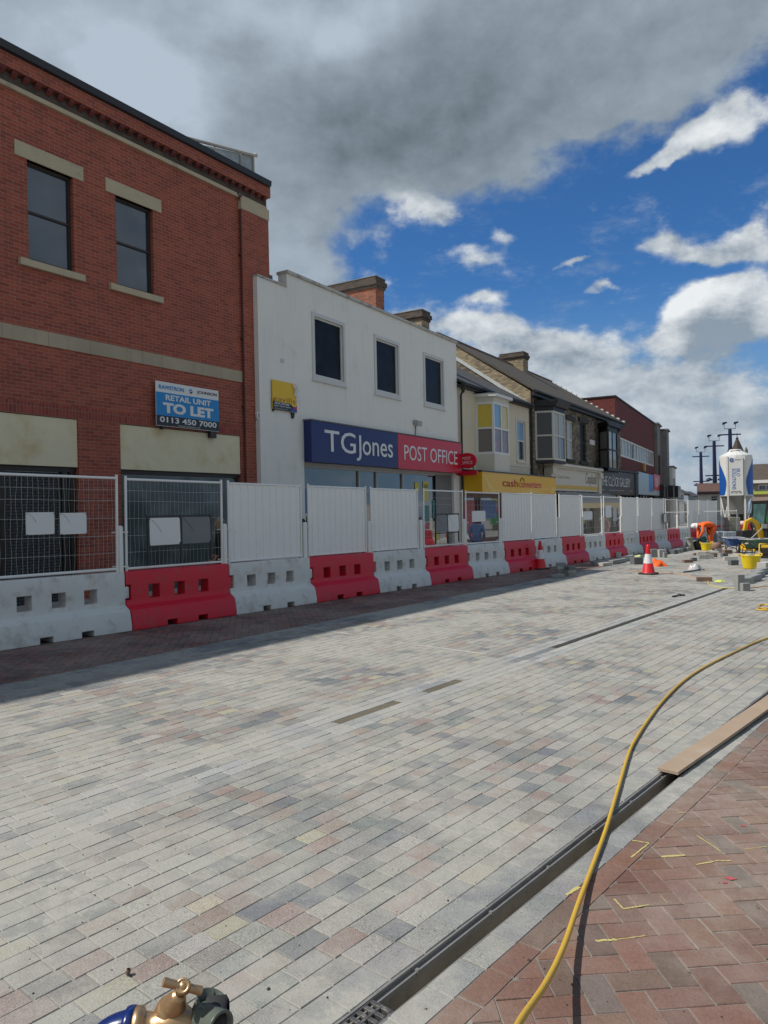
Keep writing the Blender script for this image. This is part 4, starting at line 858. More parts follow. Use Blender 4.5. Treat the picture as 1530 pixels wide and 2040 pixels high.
# ---------------------------------------------------------------- grey concrete buildings beyond
pe=FE.xy(sE2,0); FG=Fr(25.5,through=pe)
def grey(px0,px1,pyt,label,m,extra=0,wm=BLACK,winrows=((.35,.62),),nw=3,roofm=None,name='concrete_building'):
    a=FG.st(px0,950,extra)[0]; b=FG.st(px1,950,extra)[0]; zt=FG.st(px0,pyt,extra)[1]
    Bd=bld(name,label,FG,a,extra); Lg=b-a; hl=[]
    for r in winrows:
        for i in range(nw): hl.append((Lg*(i+.18)/nw,Lg*(i+.82)/nw,zt*r[0],zt*r[1]))
    mb=MB(); mb.wall(0,Lg,-2,zt,0,hl,.3); mb.box(0,Lg,.31,14,-2,zt-.03); mb.face([(0,0,-2),(0,.31,-2),(0,.31,zt),(0,0,zt)]); mb.face([(Lg,0,-2),(Lg,.31,-2),(Lg,.31,zt),(Lg,0,zt)]); mb.build('wall',m,Bd)
    mb=MB(); mb.box(-.1,Lg+.1,-.15,14,zt,zt+.15); mb.build('coping',LEAD,Bd)
    for h in hl: window(Bd,h[0],h[1],h[2],h[3],.18,wm,GLASS,.15,.5)
    mb=MB(); mb.box(0.05,Lg-.05,-.5,-.002,2.4,3.6); mb.build('fascia',BLK_S,Bd); return Bd,Lg,zt
B1,Lg,zt=grey(1311,1317.5,847,'tall weathered grey concrete block beyond the dark red brick block',CONC,-.29,nw=2,winrows=((.36,.66),))
mb=MB(); mb.box(Lg*.1,Lg*.9,-.2,-.003,zt*.35,zt*.68); mb.build('cladding',mat('brown_cladding',(.11,.07,.05),.7,.3,2),B1)
B2,Lg,zt=grey(1330,1334,859,'second grey concrete block with brown window bay and pale lower wall',CONC,-.885,nw=2,winrows=((.36,.6),))
B3,Lg,zt=grey(1340,1346,931,'narrow pale house with dark eaves beyond the concrete blocks',WHITE_R,-1.18,nw=1,winrows=((.5,.8),),name='rendered_house')
for i,(a,b,y,lab,m) in enumerate([(1338,1352,968,'grey stone house in the far row behind the solid fence panels, nearest of the row',CONC),(1352,1362,972,'far row house with a pale rendered front',WHITE_R),(1362,1374,975,'far row house of dark stone',RUBBLE),(1374,1392,981,'last low dark house at the end of the far row',CONC)]):
    d=[95,108,122,140][i]; A=at(a,1000,d); Bp=at(b+1,1000,d+6); zt=at(a,y,d).z; w_=(Bp-A).xy.length
    T=thing('terrace_house',lab,'house',(A.x,A.y,0),math.atan2(Bp.y-A.y,Bp.x-A.x))
    mb=MB(); mb.box(0,w_,0,5,-3,zt-.7); mb.build('wall',m,T)
    mb=MB(); mb.prism([(-.3,zt-.7),(1.6,zt+.3),(5.3,zt-.7)],'x',-.1,w_+.1); mb.build('roof',SLATE,T)
    mb=MB(); mb.box(.3,1.1,2.1,2.9,zt-1,zt+.9); mb.build('chimney',BRICK_YEL,T)
    for k in (.2,.6): window(T,w_*k,w_*k+w_*.2,zt*.42,zt*.65,-.06,WHITE_P,GLASS,.1)
    mb=MB(); mb.box(0,w_,-.6,-.01,2.0,3.0); mb.build('shop_fascia',[BLK_S,WHITE_T,BLK_S,CONC][i],T)
# ---- white pub and church and right hand buildings
A=at(1391,1000,78); 
PB=thing('pub_building','white rendered building with brown tiled roof behind the lamp posts','building',(A.x,A.y,0),R(-23))
zr_=at(1400,963,78).z; ze_=at(1400,984,78).z; w_=4.6
mb=MB(); mb.wall(0,w_,-3,ze_,0,[(1.2,1.9,at(1400,999,78).z,at(1400,988,78).z)],.15); mb.face([(0,0,-3),(0,0,ze_),(0,4,zr_),(0,8,ze_),(0,8,-3)]); mb.face([(w_,0,-3),(w_,8,-3),(w_,8,ze_),(w_,4,zr_),(w_,0,ze_)]); mb.build('wall',WHITE_R,PB)
mb=MB(); mb.prism([(-.3,ze_-.05),(-.3,ze_+.08),(4,zr_+.1),(8.3,ze_),(4,zr_-.02)],'x',-.1,w_+.4); mb.build('roof',brickmat('brown_roof',(.13,.065,.05),(.08,.045,.038),(.04,.03,.025),w=.3,h=.25,big=.2),PB)
window(PB,1.2,1.9,at(1400,999,78).z,at(1400,988,78).z,.08,WHITE_P,GLASS,.08,.5)
mb=MB(); mb.box(0,w_+.5,-.5,-.002,ze_-2.9,ze_-2.1); mb.build('fascia',BLK_S,PB)
mb=MB(); mb.box(w_-1.0,w_-.3,3.6,4.6,zr_-.5,zr_+1.3); mb.build('chimney',BRICK_YEL,PB)
# church
d=165; A=at(1471,1000,d); CHU=thing('church_tower','dark stone church spire with pinnacles rising behind the silo','church',(A.x,A.y,0),R(-25))
zT=at(1470,868,d).z; zS=at(1470,897,d).z; u=d/FPX
mb=MB(); mb.box(-1.9,1.9,-1.9,1.9,-3,zS-.8); mb.build('tower',RUBBLE,CHU)
mb=MB(); mb.lathe([(1.75,zS-1.5),(1.15,zS+.2),(.28,zT-.8),(.0,zT-.2)],seg=8,sm=False); mb.build('spire',mat('dark_spire',(.05,.035,.03),.8,.3,2),CHU)
mb=MB(); mb.tube([(0,0,zT-.8),(0,0,zT+.6)],.08,6); mb.lathe([(.0,zT-.9),(.35,zT-.6),(0,zT-.2)],seg=8); mb.build('finial',DARKM,CHU)
for sx in(-1.75,1.75):
    for sy in(-1.75,1.75):
        mb=MB(); mb.lathe([(.32,zS-1.2),(.32,zS-.2),(.0,zS+.7)],(sx,sy,0),seg=4,sm=False); mb.build('pinnacle',RUBBLE,CHU)
# right hand shops
d=70; A=at(1497,1000,d); RS=thing('shop_building','pale shop building with green signs and pink fascia at the right edge of the street','building',(A.x,A.y,0),R(-28))
zr_=at(1500,946,d).z; ze_=at(1500,962,d).z; z3_=at(1500,985,d).z; z4=at(1500,1008,d).z
mb=MB(); mb.wall(0,14,-3,ze_,0,[(.6+i*2.6,2.6+i*2.6,at(1500,978,d).z,at(1500,966,d).z) for i in range(5)],.2); mb.face([(0,0,-3),(0,0,ze_),(0,9,ze_),(0,9,-3)]); mb.build('wall',mat('buff_wall',(.32,.29,.23),.8,.2,2),RS)
for i in range(5): window(RS,.6+i*2.6,2.6+i*2.6,at(1500,978,d).z,at(1500,966,d).z,.1,WHITE_P,GLASS,.09,None,mull=(.33,.66))
mb=MB(); mb.prism([(-.4,ze_-.02),(-.4,ze_+.22),(4.5,zr_+1.2),(9.4,ze_)],'x',-.2,14.2); mb.build('roof',TILE,RS)
mb=MB(); mb.box(-.25,14.2,-.45,-.41,ze_-.05,ze_+.24); mb.build('eaves_board',WHITE_P,RS)
mb=MB(); mb.box(.1,14,-.12,-.003,at(1500,985,d).z,at(1500,979,d).z); mb.build('green_band',mat('lime_sign',(.42,.50,.08)),RS)
mb=MB(); mb.box(.1,14,-.6,-.004,at(1500,1012,d).z,at(1500,1001,d).z); mb.build('pink_fascia',mat('pink_sign',(.50,.03,.12)),RS)
mb=MB(); mb.box(.1,14,-.5,-.004,at(1500,1040,d).z,at(1500,1013,d).z); mb.build('green_front',mat('green_sign',(.03,.22,.06)),RS)
mb=MB(); mb.box(3,3.9,3.8,4.9,zr_-.4,zr_+2.4); mb.build('chimney',BRICK_YEL,RS)
# ================================================================ BARRIERS AND FENCE PANELS
TH=36.3; dS,dC=math.sin(R(TH)),math.cos(R(TH)); BO=ground(265,1257); PITCH=2.03; RZB=R(90-TH)
M_RED=mat('red_plastic',(.62,.008,.030),.42,.10,2.2,.12,12,dirt=(.25,.09,.08),dirtamt=.35,dscale=4)
M_WHT=mat('white_plastic',(.64,.65,.63),.45,.08,2.2,.12,12,dirt=(.33,.31,.26),dirtamt=.42,dscale=4)
M_WSTEEL=mat('white_steel',(.78,.78,.765),.4,.06,5,dirt=(.30,.20,.12),dirtamt=.06,dscale=9)
M_WIRE=mat('galvanised_wire',(.50,.51,.50),.45,.1,8,metal=.2)
def bpos(k,back=.26):
    x=BO.x+dS*PITCH*k-dC*back; y=BO.y+dC*PITCH*k+dS*back; return (x,y,gz(x,y))
def barrier_mesh():
    yp=[(0,.27),(.085,.265),(.235,.235),(.30,.215),(.365,.115),(.44,.105),(.66,.098),(.82,.092),(.865,.080)]
    zs=sorted({p[0] for p in yp}|{.44,.66,.46,.64,.085})
    def yy(z):
        for i in range(len(yp)-1):
            if yp[i][0]<=z<=yp[i+1][0]+1e-9: t=(z-yp[i][0])/(yp[i+1][0]-yp[i][0]); return yp[i][1]+t*(yp[i+1][1]-yp[i][1])
        return yp[-1][1]
    Lb=PITCH-.012; hc=[.50,.98,1.46]
    xs=sorted({0,.09,Lb,Lb+.085,.62,.80,1.22,1.40}|{round(c-.10,3) for c in hc}|{round(c+.10,3) for c in hc})
    def solid(x,z):
        if x<.09: return not(.44<z<.66)
        if x>Lb: return .46<z<.64
        if z>.44 and z<.64 and any(abs(x-c)<.10 for c in hc): return False
        if z<.085 and (.62<x<.80 or 1.22<x<1.40): return False
        return True
    nx,nz=len(xs)-1,len(zs)-1; S=lambda i,j:0<=i<nx and 0<=j<nz and solid((xs[i]+xs[i+1])/2,(zs[j]+zs[j+1])/2)
    mb=MB()
    def V(i,j,s): return (xs[i],s*yy(zs[j])*(1 if xs[i]<Lb+.05 else .7),zs[j])
    for i in range(nx):
        for j in range(nz):
            if not S(i,j): continue
            mb.face([V(i,j,-1),V(i+1,j,-1),V(i+1,j+1,-1),V(i,j+1,-1)]); mb.face([V(i,j,1),V(i,j+1,1),V(i+1,j+1,1),V(i+1,j,1)])
            if not S(i-1,j): mb.face([V(i,j,-1),V(i,j+1,-1),V(i,j+1,1),V(i,j,1)])
            if not S(i+1,j): mb.face([V(i+1,j,-1),V(i+1,j,1),V(i+1,j+1,1),V(i+1,j+1,-1)])
            if not S(i,j-1): mb.face([V(i,j,-1),V(i,j,1),V(i+1,j,1),V(i+1,j,-1)])
            if not S(i,j+1): mb.face([V(i,j+1,-1),V(i+1,j+1,-1),V(i+1,j+1,1),V(i,j+1,1)])
    return mb
bR=weld(barrier_mesh().build('plastic_barrier',M_RED),.014,3,28); bW=weld(barrier_mesh().build('plastic_barrier',M_WHT),.014,3,28)
ORD=['first','second','third','fourth','fifth','sixth','seventh','eighth','ninth','tenth']
nr=nw=0; used=set()
for k in range(-1,19):
    red=(k%2==0); src=bR if red else bW
    if red not in used: o=src; used.add(red)
    else: o=src.copy(); COL.objects.link(o)
    if red: lab=f'{ORD[nr]} red water filled plastic barrier counting from the left end of the row'; nr+=1
    else: lab=f'{ORD[nw]} white water filled plastic barrier counting from the left end of the row'; nw+=1
    o.location=bpos(k); o.rotation_euler=(0,.010,RZB+(rnd.uniform(-.012,.012) if k>0 else 0)); tag(o,lab,'barrier','red and white plastic barriers along the fence')
# short joint posts standing on the barriers
pm=MB(); pm.tube([(0,0,.84),(0,0,1.53)],.045,14); pm.lathe([(.046,1.52),(.03,1.545),(0,1.548)],seg=14); pm.box(-.12,.12,-.012,.012,1.44,1.46); pm.box(-.12,.12,-.012,.012,.93,.95)
post=pm.build('joint_post',M_WSTEEL); first=True
for k in range(0,19):
    o=post if first else post.copy()
    if not first: COL.objects.link(o)
    first=False; o.location=bpos(k-.005); tag(o,f'short white post between fence panels {k+1} and {k+2} counted from the left','post','short posts between the fence panels')
# panels
PL=1.86; ZB,ZT=.905,2.27
def panel_frame(t):
    mb=MB(); r=.021
    mb.tube([(.0,0,ZB-.05),(.0,0,ZT+.03)],r,10); mb.tube([(PL,0,ZB-.05),(PL,0,ZT+.03)],r,10)
    mb.tube([(r*.8,0,ZT-.02),(PL-r*.8,0,ZT-.02)],r*.95,10); mb.tube([(r*.8,0,ZB),(PL-r*.8,0,ZB)],r*.95,10)
    return mb.build('frame',M_WSTEEL,t)
def mesh_panel():
    t=thing('mesh_fence_panel','','fence panel'); panel_frame(t)
    mb=MB(); n=25
    for i in range(1,n):
        x=PL*i/n; ph=rnd.uniform(0,6); am=rnd.uniform(.003,.012)
        pts=[(x+am*math.sin(ph+q*1.35),.002+am*.3*math.cos(q*2),ZB+(ZT-.02-ZB)*q/9) for q in range(10)]
        mb.tube(pts,.0019,4,cap=False)
    o=mb.build('wire_mesh',M_WIRE,t)
    mb=MB()
    for z in (1.15,1.40,1.66,1.92,2.08): mb.tube([(.02,-.004,z),(PL*.3,-.004,z+rnd.uniform(-.01,.01)),(PL*.7,-.004,z+rnd.uniform(-.01,.01)),(PL-.02,-.004,z)],.0026,4,cap=False)
    mb.build('line_wires',M_WIRE,t); return t
def solid_panel():
    t=thing('solid_fence_panel','','fence panel'); panel_frame(t)
    prof=[]; x=.03; n=10; w=(PL-.06)/n
    for i in range(n):
        x=.03+i*w; prof+=[(x,0),(x+w*.38,0),(x+w*.45,-.016),(x+w*.55,-.016),(x+w*.62,0)] if i%1==0 else []
    prof.append((PL-.03,0))
    mb=MB()
    for i in range(len(prof)-1):
        (xa,ya),(xb,yb)=prof[i],prof[i+1]; mb.face([(xa,ya,ZB),(xb,yb,ZB),(xb,yb,ZT-.02),(xa,ya,ZT-.02)]); mb.face([(xa,ya+.004,ZB),(xa,ya+.004,ZT-.02),(xb,yb+.004,ZT-.02),(xb,yb+.004,ZB)])
    weld(mb.build('corrugated_sheet',M_WSTEEL,t)) if False else mb.build('corrugated_sheet',M_WSTEEL,t)
    return t
MP=mesh_panel(); SP=solid_panel(); usedm=useds=False
kinds={-1:'m',0:'m',1:'s',2:'s',3:'s',4:'m',5:'m',6:'s',7:'s',8:'s',9:'m',10:'m',11:'s',12:'s',13:'s',14:'m',15:'m',16:'s',17:'s',18:'s'}
labs={-1:'mesh fence panel with two white notices at the left edge of the photo',0:'open mesh fence panel above the first red barrier, with dark notice frames in front',
 4:'mesh fence panel above the third red barrier, before the shop posters',5:'open mesh fence panel with one white notice above the fourth white barrier',9:'mesh fence panel with a notice pair, nearer one before the black fascia shop',
 10:'mesh fence panel with a tall notice, farther one before the black fascia shop',14:'small open mesh panel with a dark stand, far along the fence',15:'small open mesh panel, last mesh one in the far fence line'}
PN={}; si=0
for k,t in kinds.items():
    if t=='m': o=MP if not usedm else dup(MP); usedm=True; lab=labs[k]
    else:
        o=SP if not useds else dup(SP); useds=True; si+=1
        lab=f'solid white corrugated fence panel, {["first","second","third","fourth","fifth","sixth","seventh","eighth","ninth","tenth","eleventh","last"][si-1]} of the solid ones from the left'
    p=bpos(k+.06/PITCH+.01); o.location=(p[0],p[1],p[2]+rnd.uniform(-.008,.008)); o.rotation_euler=(rnd.uniform(-.012,.012),.010,RZB+rnd.uniform(-.02,.02)); tag(o,lab,'fence panel','white fence panels standing on the barriers'); PN[k]=o
bpy.context.view_layer.update()
FB=Fr(TH,through=(bpos(0)[0],bpos(0)[1]))
M_CORR=mat('white_corrugated_plastic',(.70,.71,.71),.5,.04,3,dirt=(.45,.44,.4),dirtamt=.1); M_GREYC=mat('grey_board',(.17,.185,.19),.5,.08,3)
def notice(px0,px1,py0,py1,label,m=M_CORR,dp=-.045,grp='white notices tied to the fence',crease=True):
    s0_,z1_=FB.st(px0,py0,dp); s1_,_=FB.st(px1,py0,dp); z0_=FB.st(px0,py1,dp)[1]; x,y=FB.xy(s0_,dp); w_=s1_-s0_
    T=thing('notice_board',label,'notice',(x,y,z0_),RZB,grp); h=z1_-z0_
    mb=MB(); n=6
    for i in range(n):
        xa,xb=w_*i/n,w_*(i+1)/n; ya,yb=-.012*math.sin(math.pi*i/n),-.012*math.sin(math.pi*(i+1)/n)
        mb.face([(xa,ya,0),(xb,yb,0),(xb,yb,h),(xa,ya,h)]); mb.face([(xa,ya+.005,0),(xa,ya+.005,h),(xb,yb+.005,h),(xb,yb+.005,0)])
    mb.build('sheet',m,T)
    mb=MB()
    for u,v_ in ((.03,.04),(.97,.04),(.03,.96),(.97,.96)): mb.tube([(w_*u,-.02,h*v_-.012),(w_*u+.01,.03,h*v_+.012)],.004,5)
    mb.build('cable_ties',DARKM,T)
    if crease: mb=MB(); mb.tube([(w_*.1+w_*.25*math.sin(q/5*1.3),-.0135-.001,h*.95-h*.42*(q/5)) for q in range(6)],.0015,4); mb.build('string',DARKM,T)
    return T
notice(51,108,1021,1066,'white blank notice tied to the leftmost mesh panel, left one of its pair'); notice(119,172,1022,1065,'white blank notice tied to the leftmost mesh panel, right one of its pair')
notice(940,967,1018,1040,'white blank notice on the mesh panel above the fourth white barrier',crease=False)
notice(1162,1180,1019,1036,'small white notice pair on the mesh panel before the black fascia shop',crease=False); notice(1206,1218,1007,1031,'tall narrow white notice high on the mesh panel before the black fascia shop',crease=False)
def stand(px0,px1,py0,py1,pyl,label,cols,dp=-.075):
    s0_,z1_=FB.st(px0,py0,dp); s1_,_=FB.st(px1,py0,dp); z0_=FB.st(px0,py1,dp)[1]; zl_=FB.st(px0,pyl,dp)[1]; x,y=FB.xy(s0_,dp); w_=s1_-s0_; h=z1_-z0_
    T=thing('notice_stand',label,'notice stand',(x,y,z0_),RZB,'dark notice stands at the fence'); lz=zl_-z0_
    mb=MB(); t=.018
    for u in (0,.5,1.0): mb.box(w_*u-t,w_*u+t,-.012,.012,lz,h+.03)
    mb.box(-.0+t,w_*.5-t,-.01,.01,h,h+.028); mb.box(w_*.5+t,w_-t,-.01,.01,h,h+.028); mb.box(t,w_*.5-t,-.01,.01,-.05,-.022); mb.box(w_*.5+t,w_-t,-.01,.01,-.05,-.022)
    weld(mb.build('stand_frame',DARKM,T),.003,1)
    for i,c in enumerate(cols):
        a=w_*.5*i+.02; b=w_*.5*(i+1)-.02; mb=MB(); mb.prism([(a+.01,-.01),(b-.03,-.01),(b,.04),(b-.01,h-.03),(b-.03,h-.01),(a+.02,h-.01),(a,h-.05),(a,.04)],'y',-.022,-.014); mb.build('board',c,T)
        mb=MB(); mb.tube([(a+.03+.2*math.sin(q/5*1.2),-.025,h*.93-h*.5*q/5) for q in range(6)],.002,4); mb.build('string',DARKM,T)
    return T
stand(294,419,1031,1086,1126,'dark frame stand with one white and one grey board at the first red barrier',[M_CORR,M_GREYC])
stand(867,913,1026,1060,1084,'dark frame stand with one grey and one white board at the third red barrier',[M_GREYC,M_CORR])
stand(1321,1333,1024,1040,1054,'small dark frame stand far along the fence',[M_CORR,M_GREYC])
# cross fence at the far end
pe_=ground(1397,1092); 
for i in range(2):
    o=dup(MP); o.location=(pe_.x+i*1.95,pe_.y+4+i*.3,gz(pe_.x,pe_.y)); o.rotation_euler=(0,0,R(6)); tag(o,['left','right'][i]+'-hand mesh panel of the short cross fence behind the bending worker','fence panel','white fence panels standing on the barriers')
    o.location.z-=.62
# dark strip pole leaning on the sixth red barrier
a_=ground(1240,1096); 
o=MB(); A0=Vector(ground(1240,1096)); x,y=FB.xy(FB.st(1225,1062,-.15)[0],-.15); o.tube([A0+Vector((0,0,.02)),Vector((x,y,gz(x,y)+.86))],.022,6); tag(o.build('dark_pole',DARKM),'thin dark pole leaning against the sixth red barrier','pole')
# ================================================================ PEOPLE
SKIN=mat('skin',(.48,.27,.19),.5,.08,8); HAIRB=mat('dark_hair',(.03,.02,.015),.7,.2,30); HAIRL=mat('fair_hair',(.35,.25,.14),.7,.2,30)
def figure(name,label,loc,rz,J,E_,regions,mats,cat='person',group=None):
    """J: name -> (x,y,z,radius); one continuous skinned body"""
    names=list(J); vs=[J[n][:3] for n in names]; es=[(names.index(a),names.index(b)) for a,b in E_]
    me=bpy.data.meshes.new('body'); me.from_pydata(vs,es,[]); o=bpy.data.objects.new('body',me); COL.objects.link(o)
    m=o.modifiers.new('skin','SKIN'); m.use_smooth_shade=True
    for i,n in enumerate(names):
        s=me.skin_vertices[0].data[i]; r=J[n][3]; s.radius=(r,r) if not isinstance(r,tuple) else r; s.use_root=(n=='pelvis')
    sb=o.modifiers.new('sub','SUBSURF'); sb.levels=2; sb.render_levels=2
    bpy.context.view_layer.update()
    mm=bpy.data.meshes.new_from_object(o.evaluated_get(bpy.context.evaluated_depsgraph_get())); bpy.data.objects.remove(o)
    mm.name='body'; mm.materials.clear()
    for q in mats: mm.materials.append(q)
    for p in mm.polygons: p.material_index=regions(p.center); p.use_smooth=True
    t=thing(name,label,cat,loc,rz,group); b=bpy.data.objects.new('body',mm); COL.objects.link(b); b.parent=t; return t
def hand(J,E_,pre,wr,d,side):
    w=Vector(wr); d=Vector(d).normalized(); u=d.cross(Vector((0,1,0))).normalized() if abs(d.y)<.9 else Vector((1,0,0)); p=w+d*.07
    J[pre+'palm']=(*p,.028); E_.append((pre+'wrist',pre+'palm'))
    for i in range(4):
        o=u*(i-1.5)*.021; a=p+d*.035+o; b=a+d*.035+Vector((0,side*.004,0)); c=b+d*(.022-.003*abs(i-1))+Vector((0,side*.012,0))
        J[f'{pre}f{i}a']=(*a,.010); J[f'{pre}f{i}b']=(*b,.009); J[f'{pre}f{i}c']=(*c,.008)
        E_+=[(pre+'palm',f'{pre}f{i}a'),(f'{pre}f{i}a',f'{pre}f{i}b'),(f'{pre}f{i}b',f'{pre}f{i}c')]
    a=w+d*.04-u*.035; b=a+d*.03-u*.012; J[pre+'t1']=(*a,.011); J[pre+'t2']=(*b,.009); E_+=[(pre+'palm',pre+'t1'),(pre+'t1',pre+'t2')]
def standing(h=1.7,arm=0):
    k=h/1.75
    J={'pelvis':(0,0,.95,.14),'waist':(.0,0,1.10,(.13,.12)),'chest':(.01,0,1.32,(.16,.14)),'neck':(.0,0,1.50,.055),'jaw':(.015,0,1.57,.062),'head':(.005,0,1.65,.085),'crown':(0,0,1.73,.062),'nose':(.10,0,1.625,.012)}
    E_=[('pelvis','waist'),('waist','chest'),('chest','neck'),('neck','jaw'),('jaw','head'),('head','crown'),('head','nose')]
    for s,p in((1,'l'),(-1,'r')):
        J[p+'sh']=(0,s*.18,1.42,.06); J[p+'elbow']=(-.02,s*.25,1.15,.043); J[p+'wrist']=(.12+arm,s*.20,.93+arm,.028)
        J[p+'hip']=(0,s*.09,.90,.095); J[p+'knee']=(.02,s*.10,.49,.06); J[p+'ankle']=(-.01,s*.11,.09,.042); J[p+'toe']=(.15,s*.12,.045,.036)
        E_+=[('chest',p+'sh'),(p+'sh',p+'elbow'),(p+'elbow',p+'wrist'),('pelvis',p+'hip'),(p+'hip',p+'knee'),(p+'knee',p+'ankle'),(p+'ankle',p+'toe')]
        hand(J,E_,p,J[p+'wrist'][:3],(.4,0,-.7),s)
    J={n:(v[0]*k,v[1]*k,v[2]*k,(v[3] if not isinstance(v[3],tuple) else v[3])) for n,v in J.items()}
    return J,E_,k
def person(px,dback,label,top,bottom,hair,h=1.7,rz=0,hairlen=.05):
    x,y=FB.xy(FB.st(px,1060,dback)[0],dback); J,E_,k=standing(h)
    def reg(c):
        if c.z<.10*k: return 2
        if c.z<.93*k and math.hypot(c.x,c.y)<.20: return 1
        if c.z>1.50*k: return 3
        if c.z<1.0*k and (abs(c.y)>.17 or c.x>.1): return 3
        return 0
    t=figure('person',label,(x,y,gz(x,y)),rz,J,E_,reg,[top,bottom,BLACK,SKIN],group=None)
    mb=MB(); mb.lathe([(.0,.105),(.055,.09),(.088,.045),(.094,.0),(.09,-.05-hairlen),(.06,-.08-hairlen)],(-.018,0,1.66*k),seg=16); weld(mb.build('hair',hair,t)); return t
BLKC=mat('black_cloth',(.02,.02,.022),.85,.2,10,.2,60); BLUEC=mat('pale_blue_cloth',(.14,.24,.46),.8,.2,10,.2,60); PINKC=mat('pink_cloth',(.50,.28,.24),.8,.2,10,.2,60); JEAN=mat('denim',(.04,.06,.12),.85,.2,20); LIMEC=mat('lime_cloth',(.25,.62,.10),.8,.1,10)
person(437,1.4,'person with fair hair in black clothes in the fence gap by the first red barrier',BLKC,BLKC,HAIRL,1.65,R(200),.10)
person(950,1.3,'person in a pale blue top seen through the mesh above the fourth white barrier',BLUEC,JEAN,HAIRB,1.62,R(70))
person(1208,1.6,'person in a pink top behind the mesh panel with the tall notice',PINKC,BLKC,HAIRL,1.6,R(190))
person(603,1.6,'person in a lime green vest just visible in the gap between two solid panels',LIMEC,JEAN,HAIRB,1.6,R(20))
# bending worker
HV=mat('hi_vis_orange',(.86,.13,.012),.7,.12,8,.4,18); g_=ground(1416,1093); 
J={'pelvis':(-.06,0,.93,.15),'waist':(.10,0,1.01,(.165,.15)),'chest':(.34,0,1.01,(.20,.17)),'neck':(.52,0,.94,.06),'jaw':(.60,0,.86,.062),'head':(.64,0,.91,.085),'crown':(.72,0,.93,.062),'nose':(.66,0,.79,.013)}
E_=[('pelvis','waist'),('waist','chest'),('chest','neck'),('neck','jaw'),('jaw','head'),('head','crown'),('jaw','nose')]
for s,p in((1,'l'),(-1,'r')):
    J[p+'sh']=(.42,s*.19,.96,.065); J[p+'elbow']=(.40+.05*s,s*.25,.69,.066); J[p+'wrist']=(.50+.05*s,s*.14,.47,.034)
    J[p+'hip']=(-.08,s*.10,.87,.125); J[p+'knee']=(.03+.05*s,s*.13,.48,.092); J[p+'ankle']=(-.06+.1*s,s*.14,.12,.075); J[p+'toe']=(.11+.1*s,s*.15,.045,.045)
    E_+=[('chest',p+'sh'),(p+'sh',p+'elbow'),(p+'elbow',p+'wrist'),('pelvis',p+'hip'),(p+'hip',p+'knee'),(p+'knee',p+'ankle'),(p+'ankle',p+'toe')]
    hand(J,E_,p,J[p+'wrist'][:3],(.2,0,-1),s)
def reg(c):
    if c.z<.13: return 1
    if c.x>.55 and c.z>.72: return 2
    if c.x>.34 and c.z<.46: return 3
    return 0
WK=figure('person','bending worker in orange high visibility suit and white safety helmet beside a yellow tub',g_,R(186),J,E_,reg,[HV,BLACK,SKIN,mat('grey_glove',(.2,.19,.17),.8)])
WK.scale=(1.15,1.2,1.12)
mb=MB(); ax=Vector((.75,0,.22)).normalized(); mb.lathe([(.0,.135),(.05,.125),(.10,.085),(.122,.03),(.125,-.02),(.150,-.03),(.150,-.038),(.12,-.038)],(.655,0,.915),ax,seg=24); weld(mb.build('safety_helmet',mat('helmet_white',(.78,.77,.74),.35),WK))
mb=MB()
for z in (.62,.40):
    for s in(1,-1): mb.lathe([(.085,-.03),(.088,0),(.085,.03)],(.03+.03*s-(.62-z)*.1,s*.125,z-.1),seg=14)
mb.build('reflective_band',mat('reflective',(.6,.6,.58),.3),WK)
# ================================================================ SITE THINGS
def G(px,py): g=ground(px,py); return (g.x,g.y,g.z)
# cones
def cone(px,py,label,rz,h=.72):
    T=thing('traffic_cone',label,'traffic cone',G(px,py),rz,'traffic cones'); rr=lambda z:.165-(.165-.035)*z/h
    rd=mat('cone_red',(.62,.015,.02),.45,.1,4,dirt=(.3,.1,.08),dirtamt=.15); wh=mat('cone_sleeve',(.72,.72,.73),.35,.06,5,dirt=(.4,.4,.38),dirtamt=.15)
    mb=MB(); c=.22; mb.prism([(-c+.06,-c),(c-.06,-c),(c,-c+.06),(c,c-.06),(c-.06,c),(-c+.06,c),(-c,c-.06),(-c,-c+.06)],'z',.0,.045); weld(mb.build('base',mat('black_rubber',(.03,.03,.03),.8,.2,8),T),.008)
    mb=MB(); mb.lathe([(rr(0)+.01,.045),(rr(.03),.07),(rr(h*.36),h*.36),(rr(h*.37)-.004,h*.37),(rr(h*.68)-.004,h*.68),(rr(h*.69),h*.69),(rr(h*.95),h*.95),(rr(h)-.006,h),(rr(h)-.016,h-.01),(rr(h)-.02,h-.1)],seg=28); mb.build('body',rd,T)
    mb=MB(); mb.lathe([(rr(h*.37)+.001,h*.37),(rr(h*.68)+.001,h*.68)],seg=28); mb.build('reflective_sleeve',wh,T)
cone(1077,1134,'red and white traffic cone standing against the fifth white barrier',R(20),.85); cone(1292,1144,'red and white traffic cone standing alone in the sunlit paving',R(50),.80)
